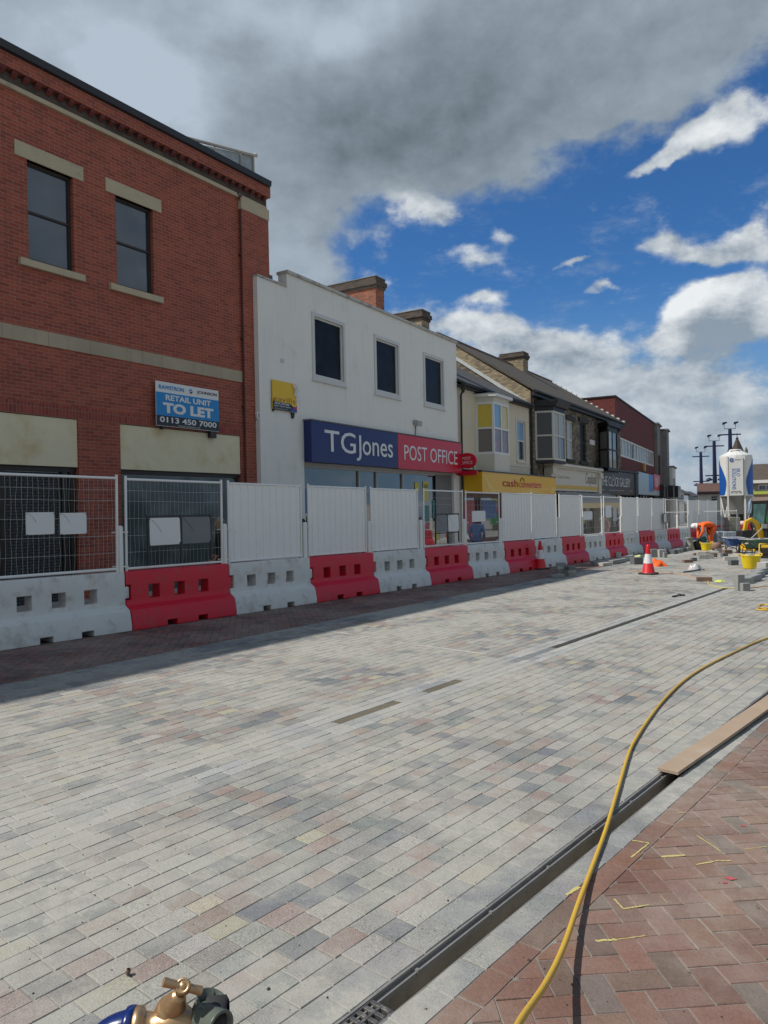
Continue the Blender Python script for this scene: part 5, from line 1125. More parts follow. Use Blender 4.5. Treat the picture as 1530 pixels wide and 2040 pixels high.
# blocks
BG=mat('grey_block',(.26,.265,.26),.85,.2,8,.4,60,dirt=(.36,.35,.33),dirtamt=.3,dscale=8); BD=mat('dark_grey_block',(.12,.13,.135),.85,.2,8,.4,60); BB=mat('brown_block',(.20,.125,.095),.85,.2,8,.4,60); BP_=mat('pale_block',(.42,.41,.38),.85,.15,8,.4,60)
def block(px,py,l,w_,h,rz,m,label,grp='loose paving blocks',z=0,n='paving_block'):
    mb=MB(); mb.box(-l/2,l/2,-w_/2,w_/2,0,h); o=weld(mb.build(n,m),.006,2); g=ground(px,py); o.location=(g.x,g.y,g.z+z); o.rotation_euler=(rnd.uniform(-.02,.02),0,rz); tag(o,label,'paving block',grp); return o
q=0
for i in range(4): block(1118,1147,.24,.17,.085,R(rnd.uniform(-8,8)),[BP_,BG,BP_,BG][i],['bottom','second','third','top'][i]+' block of the left short stack beside the fifth red barrier',z=.087*i)
for i in range(3): block(1136,1148,.24,.17,.085,R(30+rnd.uniform(-8,8)),[BG,BG,BD][i],['bottom','middle','top'][i]+' block of the right short stack beside the fifth red barrier',z=.087*i)
block(1108,1150,.40,.20,.07,R(25),BG,'flat grey slab leaning against the stacks beside the fifth red barrier'); 
block(1232,1122,1.3,.13,.13,R(52),BG,'long pale grey kerb stone lying before the sixth red barrier',n='kerb_stone'); block(1248,1116,1.2,.13,.15,R(50),BP_,'second kerb stone lying just behind the first one before the sixth red barrier',n='kerb_stone')
block(1205,1127,.5,.2,.1,R(40),BP_,'pale block at the near end of the kerb stones'); block(1189,1125,.35,.2,.12,R(20),BG,'small grey block left of the kerb stones'); block(1268,1124,.32,.25,.22,R(15),BD,'dark grey block left of the lone traffic cone')
block(1231,1110,.22,.14,.18,R(15),BP_,'small pale block near the foot of the leaning pole'); block(1302,1110,.3,.2,.30,R(10),BG,'upright grey block behind the lone traffic cone, left one'); block(1318,1110,.3,.2,.28,R(12),BP_,'upright pale block behind the lone traffic cone, middle one'); block(1325,1111,.12,.12,.2,R(5),BG,'small upright grey block behind the lone traffic cone, right one')
for i,px in enumerate((1335,1343,1352,1362)): block(px,1103-i*2,.45,.5,.16,R(50),[BD,BG,BD,BG][i],['first','second','third','fourth'][i]+' grey slab of the pile along the far barriers')
block(1370,1121,.30,.16,.10,R(5),BB,'brown block lying left of the clear plastic bag'); block(1382,1118,.16,.16,.12,R(5),BD,'dark block touching the brown block by the clear bag')
block(1403,1158,.34,.13,.10,R(-12),BB,'long brown block with a thin cable running past it'); block(1389,1106,.28,.14,.08,R(0),BB,'brown block at the left of the mid distance scatter')
for i,(px,py,m,l) in enumerate([(1397,1107,BP_,.3),(1400,1114,BG,.24),(1411,1113,BG,.36),(1421,1110,BB,.24),(1410,1106,BP_,.2),(1443,1110,BD,.2),(1449,1103,BB,.34),(1425,1106,BP_,.25),(1432,1101,BG,.25)]): block(px,py,l,.16,.15,R(rnd.uniform(-20,20)),m,['pale block in the scatter in front of the yellow tub','grey block nearest in the scatter before the yellow tub','long grey block in the scatter before the yellow tub','brown block at the right of the scatter before the yellow tub','small pale block behind the scatter','dark block between scatter and barrows','brown block by the blue barrow feet','pale block farthest in the scatter','grey block close to the yellow tub'][i])
block(1455,1117,.42,.16,.14,R(-8),BP_,'pale block left of the large yellow tub'); block(1461,1126,.25,.18,.16,R(5),BD,'dark faced block in front of the pale one, left of the large tub')
block(1474,1176,.15,.13,.33,R(5),BG,'upright grey block standing at the open slot drain',n='paving_block'); block(1484,1177,.16,.14,.16,R(5),BG,'low grey block beside the upright one at the slot drain'); block(1481,1163,.42,.16,.13,R(12),BG,'grey block lying across the slot drain behind the upright one')
for i in range(5): block(1498+i*8,1158-i*7,1.0,.20,.14,R(50),BG,['first','second','third','fourth','fifth'][i]+' dark grey kerb stone in the line continuing the slot drain',n='kerb_stone')
block(1525,1139,.5,.24,.26,R(40),BP_,'pale kerb piece at the right edge behind the large yellow tub',n='kerb_stone')
# tubs
def tub(px,py,w_,label,m=YEL_S):
    T=thing('plastic_tub',label,'tub',G(px,py),0,'yellow tubs'); r=w_/2; h=r*1.35
    mb=MB(); mb.lathe([(0,.005),(r*.72,.0),(r*.76,.03),(r*.95,h*.9),(r,h),(r*1.03,h+.01),(r*1.0,h+.02),(r*.93,h-.01),(r*.70,.05),(0,.05)],seg=32); mb.build('bowl',mat('tub_yellow',(.78,.58,.01),.4,.08,3,dirt=(.4,.32,.1),dirtamt=.15),T)
    mb=MB(); 
    for s in(1,-1): mb.tube([(s*r*.98,-.1,h),(s*r*1.08,-.07,h+.06),(s*r*1.08,.07,h+.06),(s*r*.98,.1,h)],.014,6)
    mb.build('handle',YEL_S,T)
    mb=MB()
    for i in range(10): q_=rnd.uniform(0,6.28); rr=rnd.uniform(0,r*.6); mb.box(rr*math.cos(q_)-.07,rr*math.cos(q_)+.07,rr*math.sin(q_)-.05,rr*math.sin(q_)+.05,h-.12,h+rnd.uniform(-.02,.04))
    mb.build('rubble',BP_,T)
tub(1407,1097,.46,'yellow rubber tub in front of the bending worker'); tub(1496,1133,.55,'large yellow rubber tub full of rubble at the right side')
# hi-vis jacket, bag, hammer, rag
def crumple(px,py,w_,d_,h,m,label,name,cat,seed=1,n=16):
    r_=random.Random(seed); mb=MB(); vs=[]
    for i in range(n+1):
        for j in range(n+1):
            u,v_=i/n*2-1,j/n*2-1; e=max(0,1-(u*u+v_*v_)**.9); k=math.sin(u*5+seed)*math.cos(v_*6+u*3)*.5+.5
            vs.append((u*w_/2*(1+.15*math.sin(v_*4+seed)),v_*d_/2*(1+.2*math.cos(u*5)),.004+h*(e**.6)*(.35+.65*k)+r_.uniform(0,.012)*e))
    mb.raw(vs,[(i*(n+1)+j,(i+1)*(n+1)+j,(i+1)*(n+1)+j+1,i*(n+1)+j+1) for i in range(n) for j in range(n)],sm=True); o=mb.build(name,m); o.location=G(px,py); tag(o,label,cat); return o
crumple(1306,1128,.62,.42,.24,HV,'crumpled orange high visibility jacket dropped behind the lone cone','jacket','jacket',2)
BAGM=mat('clear_film',(.62,.62,.63),.25,.2,14,.5,30,trans=.35); crumple(1385,1136,.40,.3,.24,BAGM,'crumpled clear plastic bag on the sunlit paving','plastic_bag','bag',5)
crumple(1271,1109,.9,.3,.06,mat('pale_yellow_cloth',(.60,.62,.25),.8),'pale yellow rag lying before the far barriers','rag','rag',7)
crumple(1433,1159,.24,.16,.04,mat('lime_rag',(.55,.68,.10),.8),'small lime green scrap on the paving left of the slot drain blocks','rag','rag',9)
def tool(p0,p1,head,label,nm='hammer',r=.013):
    A,B=ground(*p0),ground(*p1); T=thing(nm,label,'tool',A,0); B=B-A; d=B.normalized(); n=Vector((-d.y,d.x,0))
    mb=MB(); mb.tube([(0,0,r),tuple(B+Vector((0,0,r+.01)))],[r*1.3,r],8); mb.build('handle',DARKM,T)
    if head: mb=MB(); c=B+Vector((0,0,.02)); mb.tube([tuple(c-n*.07+Vector((0,0,-.0))),tuple(c-n*.02),tuple(c+n*.06)],[.022,.018,.024],8); mb.build('head',BLACK,T)
tool((1340,1190),(1357,1187),True,'small black hammer lying on the pale paving near the slot drain'); tool((1362,1141),(1398,1136),True,'black handled tool lying beside the clear plastic bag',r=.016)
# barrows
def barrow(px,py,rz,m,label,load):
    T=thing('wheelbarrow',label,'wheelbarrow',G(px,py),rz,'wheelbarrows')
    rim=[(-.42,-.32),(.50,-.33),(.62,-.2),(.62,.2),(.50,.33),(-.42,.32)]; bot=[(-.2,-.18),(.22,-.18),(.30,-.1),(.30,.1),(.22,.18),(-.2,.18)]
    mb=MB(); n=6
    for i in range(n):
        j=(i+1)%n; a,b,c,d=(*rim[i],.60),(*rim[j],.60),(*bot[j],.28),(*bot[i],.28); mb.face([d,c,b,a],sm=False); mb.face([a,b,tuple(x*.97 for x in b[:2])+(.585,),tuple(x*.97 for x in a[:2])+(.585,)])
    mb.face([(*p,.28) for p in bot]); mb.build('tray',m,T)
    mb=MB(); pts=[(*p,.605) for p in rim]; mb.tube(pts+[pts[0]],.016,6); mb.build('tray_rim',mat('worn_rim',(.45,.47,.48),.5,.3,9),T)
    mb=MB()
    for s in(1,-1): mb.tube([(-1.0,s*.30,.62),(-.55,s*.27,.5),(-.2,s*.2,.27),(.5,s*.08,.20),(.62,s*.05,.19)],.017,7); mb.tube([(-.30,s*.22,.33),(-.38,s*.24,.01),(-.28,s*.24,.01),(-.12,s*.2,.27)],.015,6)
    mb.build('tube_frame',BLACK,T)
    mb=MB()
    for s in(1,-1): mb.tube([(-1.0,s*.30,.62),(-.86,s*.295,.585)],.024,7)
    mb.build('grips',mat('rubber',(.02,.02,.02),.8),T)
    w=MB(); c=(.62,0,.19); w.lathe([(.10,-.035),(.17,-.04),(.19,-.02),(.19,.02),(.17,.04),(.10,.035)],c,(0,1,0),seg=22); wo=w.build('wheel',BLACK,T); w=MB(); w.lathe([(0,-.03),(.1,-.03),(.1,.03),(0,.03)],c,(0,1,0),seg=16); w.build('rim',mat('worn_rim',(0,0,0)),wo)
    mb=MB(); 
    if load:
        for i in range(12): x,y=rnd.uniform(-.3,.4),rnd.uniform(-.2,.2); z=rnd.uniform(.42,.56); mb.box(x-.1,x+.1,y-.05,y+.05,z,z+.08)
        mb.build('load',BP_,T)
barrow(1462,1101,R(-100),mat('barrow_blue',(.02,.10,.36),.5,.2,5,dirt=(.3,.3,.28),dirtamt=.2,dscale=6),'blue wheelbarrow seen end on beside the pallets',False)
barrow(1503,1106,R(20),mat('barrow_green',(.05,.13,.08),.5,.3,5,dirt=(.3,.3,.28),dirtamt=.35,dscale=6),'muddy green wheelbarrow with a shovel across it at the right edge',True)
o=MB(); g=ground(1503,1106); o.tube([(g.x-.25,g.y-.1,g.z+.55),(g.x+.35,g.y,g.z+1.05)],.018,6); o.box(g.x+.30,g.x+.5,g.y-.02,g.y+.02,g.z+1.0,g.z+1.16); tag(o.build('shovel',BP_),'pale shovel laid across the green wheelbarrow','shovel')
# round brown sack and green drum by the worker
def lathe_thing(px,py,prof,m,name,label,cat,ax=(0,0,1),z=0,seg=24):
    mb=MB(); mb.lathe(prof,(0,0,z),ax,seg=seg); o=mb.build(name,m); o.location=G(px,py); tag(o,label,cat)
lathe_thing(1427,1096,[(0,0),(.17,.0),(.21,.1),(.20,.26),(.15,.33),(0,.34)],mat('clay_pot',(.24,.15,.12),.8,.2,6),'round_bucket','brown round bucket between the small yellow tub and the blue barrow','bucket')
lathe_thing(1386,1095,[(0,-.25),(.22,-.25),(.25,-.2),(.25,.25),(.20,.28),(0,.28)],BLK_S,'cable_drum','black round drum lying beside the end of the barrier row','drum',(0.4,-1,0),.25)
crumple(1391,1084,1.1,.7,.62,mat('green_sheet',(.03,.20,.12),.6,.3,4),'crumpled dark green sheet heap against the far barriers','plastic_sheet','sheet',11)
lathe_thing(1374,1096,[(.0,0),(.22,.0),(.16,.25),(.13,.5),(.2,.55),(0,.56)],mat('cement_bag',(.30,.30,.27),.85,.3,7),'cement_bag','grey cement bag standing at the last white barriers','bag')
# wrapped pallets
WRAP=mat('shrink_wrap',(.30,.36,.40),.25,.3,5,.5,16,dirt=(.5,.54,.56),dirtamt=.4,dscale=4)
def pallet(px,py,w_,d_,h,m,label,rz=0):
    T=thing('block_pallet',label,'pallet',G(px,py),rz,'wrapped block pallets')
    mb=MB(); 
    for y in(-d_/2,-.05,d_/2-.1): mb.box(-w_/2,w_/2,y,y+.1,0,.09)
    for i in range(6): mb.box(-w_/2+i*w_/6,-w_/2+i*w_/6+w_/8,-d_/2,d_/2,.091,.115)
    mb.build('pallet_base',mat('pallet_wood',(.30,.20,.11),.8,.2,6),T)
    mb=MB(); nx,nz_=4,5
    for i in range(nx):
        for j in range(nz_): mb.box(-w_/2+i*w_/nx+.004,-w_/2+(i+1)*w_/nx-.004,-d_/2+.01,d_/2-.01,.12+(h-.12)*j/nz_+.003,.12+(h-.12)*(j+1)/nz_-.003)
    weld(mb.build('wrapped_load',m,T),.012,2)
pallet(1432,1084,.62,.9,.66,WRAP,'shrink wrapped grey pallet just right of the bending worker',R(5)); pallet(1450,1084,.72,.9,.64,WRAP,'second shrink wrapped pallet, right of the first one',R(-4)); pallet(1459,1078,.62,.7,1.35,mat('buff_load',(.33,.31,.25),.8,.3,5),'tall narrow pallet stack with dark openings behind the wrapped pallets')
for i in range(9):
    px=rnd.uniform(1461,1484); py=rnd.uniform(1070,1083); crumple(px,py,rnd.uniform(.5,.9),.5,rnd.uniform(.4,.8),[mat('rubble_heap',(.16,.13,.10),.9,.5,7,.5,20)][0],['heap of broken brown rubble at the front','low brown rubble mound','tall brown rubble mound','small brown rubble mound at left','rubble mound behind the blue barrow','rubble mound near the digger blade','ragged rubble mound in the middle','rubble mound with planks over it','farthest rubble mound'][i]+' between pallets and digger','rubble_heap','rubble',20+i)
mb=MB(); g=ground(1475,1078); mb.box(-.2,2.2,0,.2,.58,.62); mb.box(-.1,2.0,.25,.45,.58,.61); o=mb.build('plank',mat('grey_plank',(.22,.19,.15),.8,.2,4)); o.location=g; tag(o,'grey planks lying across the rubble by the digger','plank')
# vehicle with rounded silver top
T=thing('parked_car','silver parked car with wide glossy windscreen and red lower trim behind the worker','car',G(1432,1066),R(0)); T.location=at(1432,1066,64); T.rotation_euler=(0,0,R(-22)); T.location.z=gz(T.location.x,T.location.y)
prof=[(-.95,.35),(-.98,.8),(-.93,1.05),(-.78,1.50),(-.62,1.58),(.62,1.58),(.78,1.50),(.93,1.05),(.98,.8),(.95,.35)]
SIL=mat('silver_paint',(.45,.46,.46),.25,.05,2,metal=.7)
mb=MB(); mb.prism(prof,'y',0.5,3.2,poly2=[(x*.97,z) for x,z in prof]); mb.prism([(-.95,.35),(-.98,.8),(-.90,1.0),(.90,1.0),(.98,.8),(.95,.35)][::-1],'y',-.7,.499); weld(mb.build('body',SIL,T),.05,3)
mb=MB(); mb.raw([(-.80,-.05,1.02),(.80,-.05,1.02),(.68,.48,1.50),(-.68,.48,1.50)],[(0,1,2,3)]); mb.build('windscreen',glassmat('windscreen',(.10,.11,.11),.06),T)
mb=MB(); mb.box(-.95,.95,-.74,-.69,.36,.52); mb.build('bumper',RED_S,T)
for s in(1,-1): mb=MB(); mb.box(s*.68-.18,s*.68+.18,-.73,-.69,.66,.82); mb.build('headlight',WHITE_T,T); mb=MB(); mb.lathe([(0,-.1),(.32,-.1),(.32,.1),(0,.1)],(s*.86,.1,.32),(1,0,0),seg=20); mb.build('wheel',BLACK,T)
mb=MB(); mb.box(-.15,.2,-.3,-.2,.0,1.35); mb.box(-.12,-.1,-.31,-.3,0,1.3); o=mb.build('timber_board',mat('tan_board',(.42,.30,.18),.8)); o.location=at(1449,1050,50); o.location.z=gz(o.location.x,o.location.y); tag(o,'tan timber board standing beside the silver car','board')
# red skip with white bags
T=thing('mortar_skip','red metal mixing skip holding white bulk bags below the silo','skip',at(1478,1060,48),0); T.location.z=gz(T.location.x,T.location.y)
mb=MB(); mb.prism([(-.9,1.15),(.9,1.15),(.65,.72),(-.65,.72)],'y',-.5,.5); weld(mb.build('hopper',RED_S,T),.02); mb=MB(); mb.box(-.5,.5,-.4,.4,.3,.72); [mb.box(x-.05,x+.05,-.35,-.25,0,.3) for x in(-.45,.45)]; mb.build('chassis',BLACK,T)
for i,(x,z) in enumerate(((-.55,1.2),(.25,1.3),(.8,1.25))):
    mb=MB(); mb.lathe([(0,0),(.36,.02),(.42,.22),(.36,.44),(.15,.5),(0,.5)],(x,.2,z-.1),seg=16); weld(mb.build('bulk_bag',[mat('white_bag',(.7,.68,.68),.8,.2,6,.5,9),mat('pink_bag',(.65,.45,.48),.8,.2,6,.5,9),RED_S][i],T))
T.scale=(.62,.62,.62)
# mini digger
T=thing('mini_digger','yellow and black mini digger with glazed cab at the right edge','digger',at(1534,1090,31),0); T.location.z=gz(T.location.x,T.location.y)
DY=mat('digger_yellow',(.72,.42,.01),.4,.12,3,dirt=(.25,.2,.12),dirtamt=.2,dscale=4)
for s,n_ in((1,0),(-1,0)):
    mb=MB(); yy_=s*.5; pr=[(-.75,.12),(-.62,.0),(.62,.0),(.75,.12),(.78,.25),(.65,.40),(-.65,.40),(-.78,.25)]; mb.prism(pr,'y',yy_-.14,yy_+.14); tr=weld(mb.build('track',BLACK,T),.02,2)
    for x in(-.5,-.17,.17,.5): w=MB(); w.lathe([(0,-.15),(.12,-.15),(.12,.15),(0,.15)],(x,yy_,.18),(0,1,0),seg=12); w.build('roller',DARKM,tr)
mb=MB(); mb.box(-.45,.45,-.36,.36,.30,.45); mb.build('undercarriage',BLACK,T)
mb=MB(); mb.prism([(-.45,.46),(.85,.46),(.92,.60),(.90,1.0),(.6,1.12),(.1,1.12),(.0,.80),(-.45,.80)],'y',-.62,.62); weld(mb.build('engine_cover',BLACK,T),.04,3)
mb=MB(); cb=[(-.42,.81),(-.50,1.1),(-.38,2.02),(.5,2.05),(.55,1.13)]
for i in range(5):
    a,b=cb[i],cb[(i+1)%5]
    for yy_ in(-.58,.58): mb.tube([(a[0],yy_,a[1]),(b[0],yy_,b[1])],.04,6)
    mb.tube([(a[0],-.58,a[1]),(a[0],.58,a[1])],.035,6)
mb.prism([(-.42,2.0),(-.44,2.09),(.56,2.12),(.55,2.03)],'y',-.62,.62); mb.build('cab_frame',BLACK,T)
CG=glassmat('cab_glass',(.04,.09,.09),.12)
mb=MB(); mb.face([(-.40,-.575,.9),(.52,-.575,1.1),(.48,-.575,1.98),(-.36,-.575,1.98)]); mb.face([(-.44,-.56,.95),(-.44,.56,.95),(-.38,.56,2.0),(-.38,-.56,2.0)]); mb.build('cab_glass',CG,T)
mb=MB(); mb.prism([(-.05,.0),(.12,.0),(.10,.35),(-.10,.75),(-.36,.92),(-.60,.80),(-.56,.70),(-.38,.76),(-.24,.62)],'y',-.09,.09); mb.v=[(x-.55,y-.3,z+.48) for x,y,z in mb.v]; weld(mb.build('boom',DY,T),.02,2)
mb=MB(); mb.prism([(-.05,0),(.08,.02),(-.0,-.42),(-.12,-.42)],'y',-.07,.07); mb.v=[(x*1.2-1.12,y-.3,z+1.28) for x,y,z in mb.v]; weld(mb.build('dipper_arm',DY,T),.02,2)
mb=MB(); mb.tube([(-.62,-.3,.75),(-.85,-.3,1.2)],.04,8); mb.build('hydraulic_ram',SIL,T)
mb=MB(); mb.prism([(-.2,.0),(.2,.05),(.22,-.25),(.02,-.42),(-.22,-.3)],'y',-.28,.28); mb.v=[(x-1.22,y-.3,z+.86) for x,y,z in mb.v]; weld(mb.build('bucket',BLACK,T),.02,2)
mb=MB(); mb.prism([(-1.0,.04),(-.92,.0),(-.86,.35),(-.96,.38)],'y',-.65,.65); mb.box(-.9,-.4,-.3,-.22,.16,.24); mb.box(-.9,-.4,.22,.3,.16,.24); weld(mb.build('dozer_blade',DY,T),.01)
# silo
d=58; u=d/FPX; A=at(1468,1035,d); T=thing('mortar_silo','tall white mortar silo with blue curved side panels on six legs','silo',(A.x,A.y,gz(A.x,A.y)),R(-25.5))
zg=gz(A.x,A.y); Z=lambda y:at(1468,y,d).z-zg; r1=31*u*.97; r0=30*u
SW=mat('silo_white',(.66,.66,.64),.45,.06,1.5,dirt=(.45,.44,.4),dirtamt=.12,dscale=2); SBL=mat('silo_blue',(.010,.085,.36),.4,.1,2)
mb=MB(); mb.lathe([(r1*1.0,Z(988)),(r1,Z(911)),(r1*.98,Z(908)),(r1*.42,Z(899)),(r1*.36,Z(895.5)),(0,Z(895))],seg=16,sm=False); mb.lathe([(r1,Z(988)),(r1*.98,Z(988)),(0,Z(988))],seg=16,sm=False); mb.build('tank',SW,T)
mb=MB(); mb.lathe([(r1*.97,Z(988)),(r1*.60,Z(1006)),(r1*.45,Z(1024))],seg=20); mb.build('hopper',mat('hopper_grey',(.28,.27,.25),.6),T)
for s in(1,-1):      # curved blue side panels lying on the tank wall
    mb=MB(); n=14; nm=7
    for i in range(n):
        t0,t1=i/n,(i+1)/n
        def lim(t): return R(46+8*math.sin(math.pi*t/.7)) if t<.35 else R(5+49*(1-((t-.35)/.65)**1.7))
        z0,z1=Z(986)+(Z(915)-Z(986))*t0,Z(986)+(Z(915)-Z(986))*t1
        for j in range(nm):
            def P_(t,z,jj): q_=R(35)-(R(35)+lim(t))*jj/nm; q_=-q_; rr=r1*1.012; return (s*rr*math.cos(q_),-rr*math.sin(q_),z)
            mb.face([P_(t0,z0,j),P_(t0,z0,j+1),P_(t1,z1,j+1),P_(t1,z1,j)],sm=True)
    mb.build('blue_panel',SBL,T)
y_front=lambda i:i in(4,5)
for i in range(6):
    q_=R(60*i); x,y=r1*(1.0 if y_front(i) else .93)*math.cos(q_),r1*(1.0 if y_front(i) else .93)*math.sin(q_)*(1.04 if y_front(i) else 1); mb=MB(); mb.box(x-.06,x+.06,y-.06,y+.06,0,Z(910) if y_front(i) else Z(988)); mb.build('leg',SW,T)
mb=MB()
for i in range(6):
    q0,q1=R(60*i),R(60+60*i); a=(r1*.93*math.cos(q0),r1*.93*math.sin(q0)); b=(r1*.93*math.cos(q1),r1*.93*math.sin(q1))
    if i!=4: mb.tube([(a[0],a[1],Z(990)),((a[0]*.35+b[0]*.65),(a[1]*.35+b[1]*.65),.6)],.045,5)
    mb.tube([(a[0],a[1],.35),(b[0],b[1],.35)],.05,5)
mb.build('brace',SW,T)
pw=r1*.98
mb=MB(); mb.box(-r1*.38,r1*.42,-r1*1.06,-r1*.93,Z(987),Z(913)); mb.build('front_panel',SW,T)
Mq=Matrix.Translation((0,-r1*1.065,0)); hs=Z(936)-Z(975)
text('SOLUTIONS',T,-r1*.12,Z(955),hs*1.05,r1*.22,0,mat('silo_letter',(.02,.10,.42)),rot90=True,mat4=Mq); text('SILO',T,r1*.14,Z(942),hs*.40,r1*.22,0,mat('silo_letter',(.02,.10,.42)),rot90=True,mat4=Mq)
text('MT0776',T,0,Z(981),r1*.62,.20,0,BLK_S,mat4=Mq)
mb=MB(); mb.tube([(-r1*.25+.11*math.cos(q_/12*6.2832),-r1*1.066,Z(917.5)+.11*math.sin(q_/12*6.2832)) for q_ in range(13)],.04,6,cap=False); mb.build('emblem',SBL,T)
mb=MB(); mb.box(-r1*.05,r1*.32,-r1*1.07,-r1*1.062,Z(917.5)-.03,Z(917.5)+.03); mb.build('small_print',GREYT,T)
mb=MB(); mb.box(-.35,.30,-r1*.42,-r1*.36,Z(900),Z(898)); mb.build('hatch',BLACK,T)
# lamp posts
LN=mat('lamp_navy',(.008,.013,.06),.45,.1,3)
def lamp(px,pyt,d,label):
    A=at(px,1000,d); zg=gz(A.x,A.y); T=thing('street_lamp',label,'street lamp',(A.x,A.y,zg),R(-10),'navy street lamps'); h=at(px,pyt,d).z-zg
    mb=MB(); mb.lathe([(.34,0),(.34,1.6),(.27,1.8),(.24,h*.5),(.17,h)],seg=16); mb.build('pole',LN,T)
    for z,w_ in((h-.55,1.05),(h*.60,1.0)): mb=MB(); mb.tube([(-w_,0,z),(w_,0,z)],.075,6); mb.build('cross_arm',LN,T)
    mb=MB(); mb.tube([(-.55,0,h+.55),(-.55,0,h+.05),(.55,0,h+.05),(.55,0,h+.55)],.035,6); mb.build('bracket',LN,T)
    for s in(1,-1):
        mb=MB(); mb.prism([(-.05,h+.45),(.34,h+.62),(.36,h+.78),(-.05,h+.72)] if True else [],'y',-.15,.15); mb.v=[(x+s*.55-.1,y,z) for x,y,z in mb.v]; weld(mb.build('floodlight',LN,T),.03)
        mb=MB(); mb.lathe([(0,.22),(.14,.18),(.34,.02),(.36,-.06),(.30,-.12),(0,-.16)],(s*.62,-.1,h*.60-.45),seg=16); mb.build('lantern',LN,T)
lamp(1398,901,98,'leftmost and farthest of the three tall navy lamp posts'); lamp(1425,879,84,'middle one of the three tall navy lamp posts'); lamp(1457,855,76,'rightmost and tallest navy lamp post, behind the silo')
# plate compactor and small site clutter
T=thing('plate_compactor','yellow and black plate compactor beside the green wheelbarrow','compactor',G(1526,1112),R(-30))
mb=MB(); mb.prism([(-.3,.06),(-.22,.0),(.22,.0),(.3,.06),(.3,.09),(-.3,.09)],'y',-.22,.22); weld(mb.build('base_plate',BLACK,T),.01)
mb=MB(); mb.box(-.16,.12,-.15,.15,.12,.36); weld(mb.build('engine',BLACK,T),.03); mb=MB(); mb.box(-.14,.10,-.16,.16,.362,.46); weld(mb.build('engine_cowl',YEL_S,T),.03)
mb=MB()
mb.tube([(-.2,-.18,.1),(-.2,-.18,.5),(.2,-.18,.5),(.2,-.18,.1)],.015,6); mb.tube([(-.2,.18,.1),(-.2,.18,.5),(.2,.18,.5),(.2,.18,.1)],.015,6)
mb.build('guard_frame',YEL_S,T)
mb=MB(); mb.tube([(.2,-.12,.12),(.75,-.14,.95),(.75,.14,.95),(.2,.12,.12)],.014,6); mb.build('handle',BLACK,T)
for i,(px,py) in enumerate([(1440,1093),(1468,1108),(1487,1096),(1417,1101)]): crumple(px,py,.5,.4,.12,mat('pale_rubble',(.34,.32,.28),.9,.3,8,.5,20),['pale spoil spread behind the blue barrow','pale spoil under the blue barrow wheel','pale spoil between the two barrows','pale spoil behind the small yellow tub'][i],'spoil_heap','rubble',40+i)
# ================================================================ FOREGROUND
# hose
HY=mat('yellow_hose',(.60,.37,.035),.45,.10,12,.15,50,dirt=(.35,.24,.08),dirtamt=.15,dscale=12)
hp=[(1020,2085,.30),(1040,2040,.20),(1090,1965,.10),(1125,1890,.045),(1152,1810,.02),(1180,1735,.0),(1207,1660,0),(1228,1590,0),(1241,1545,0),(1250,1515,0),(1262,1485,0),(1290,1440,0),(1325,1395,0),(1365,1357,0),(1410,1328,0),(1460,1303,0),(1505,1282,0),(1545,1268,0),(1620,1245,0),(1720,1225,0)]
ctrl=[ground(a,b,h)+Vector((0,0,.014)) for a,b,h in hp]
for i,c in enumerate(ctrl):
    if hp[i][2]==0: c.z=gz(c.x,c.y)+.0145
def catmull(P,n=8):
    o=[]
    for i in range(len(P)-1):
        p0,p1,p2,p3=P[max(i-1,0)],P[i],P[i+1],P[min(i+2,len(P)-1)]
        for k in range(n):
            t=k/n; o.append(.5*((2*p1)+(-p0+p2)*t+(2*p0-5*p1+4*p2-p3)*t*t+(-p0+3*p1-3*p2+p3)*t**3))
    o.append(P[-1]); return o
mb=MB(); mb.tube(catmull(ctrl),.0105,14); tag(mb.build('hose',HY),'thick yellow hose snaking from the foreground across the drain to the right edge','hose')
def cable(pts,r,m,label):
    P=[ground(*p)+Vector((0,0,r)) for p in pts]; mb=MB(); mb.tube(catmull(P,6),r,6); tag(mb.build('cable',m),label,'cable')
cable([(1250,1138),(1300,1140),(1350,1144),(1380,1150),(1398,1156)],.010,mat('pale_orange_cable',(.55,.32,.16),.6),'thin pale orange cable trailing from the lone cone to the brown block')
cable([(1410,1154),(1412,1164),(1418,1168),(1440,1172),(1466,1173)],.010,mat('pale_yellow_cable',(.60,.48,.12),.6),'thin yellow cable bending towards the slot drain blocks')
cable([(1488,1173),(1530,1168),(1580,1165)],.010,mat('pale_orange_cable',(.55,.32,.16),.6),'thin cable running off to the right from the slot drain blocks')
cable([(1512,1208),(1522,1206),(1545,1209),(1530,1214),(1514,1213),(1510,1216),(1545,1218)],.014,HY,'coiled end of yellow hose at the right edge')
# plank over the drain
A=Vector(PX(1.33,.046)); B=Vector(PX(4.6,.19)); L=(B-A).length; a_=math.atan2((B-A).y,(B-A).x)
mb=MB(); n=12
for i in range(n):
    x0,x1=L*i/n,L*(i+1)/n; f=lambda x:.012+.03*(x/L)**2
    mb.raw([(x0,-.065,f(x0)),(x1,-.065,f(x1)),(x1,.065,f(x1)),(x0,.065,f(x0)),(x0,-.065,f(x0)+.022),(x1,-.065,f(x1)+.022),(x1,.065,f(x1)+.022),(x0,.065,f(x0)+.022)],[(4,5,6,7),(0,1,5,4),(2,3,7,6)]+([(3,0,4,7)] if i==0 else [])+([(1,2,6,5)] if i==n-1 else [])+[(0,3,2,1)])
WOOD=mat('bleached_plank',(.36,.27,.19),.8,.16,3,.3,30,dirt=(.42,.37,.31),dirtamt=.3,dscale=3)
o=weld(mb.build('plank',WOOD),.0025,1,50); o.location=A; o.rotation_euler=(0,SL,a_); tag(o,'long bleached wooden plank laid over the open drain channel','plank')
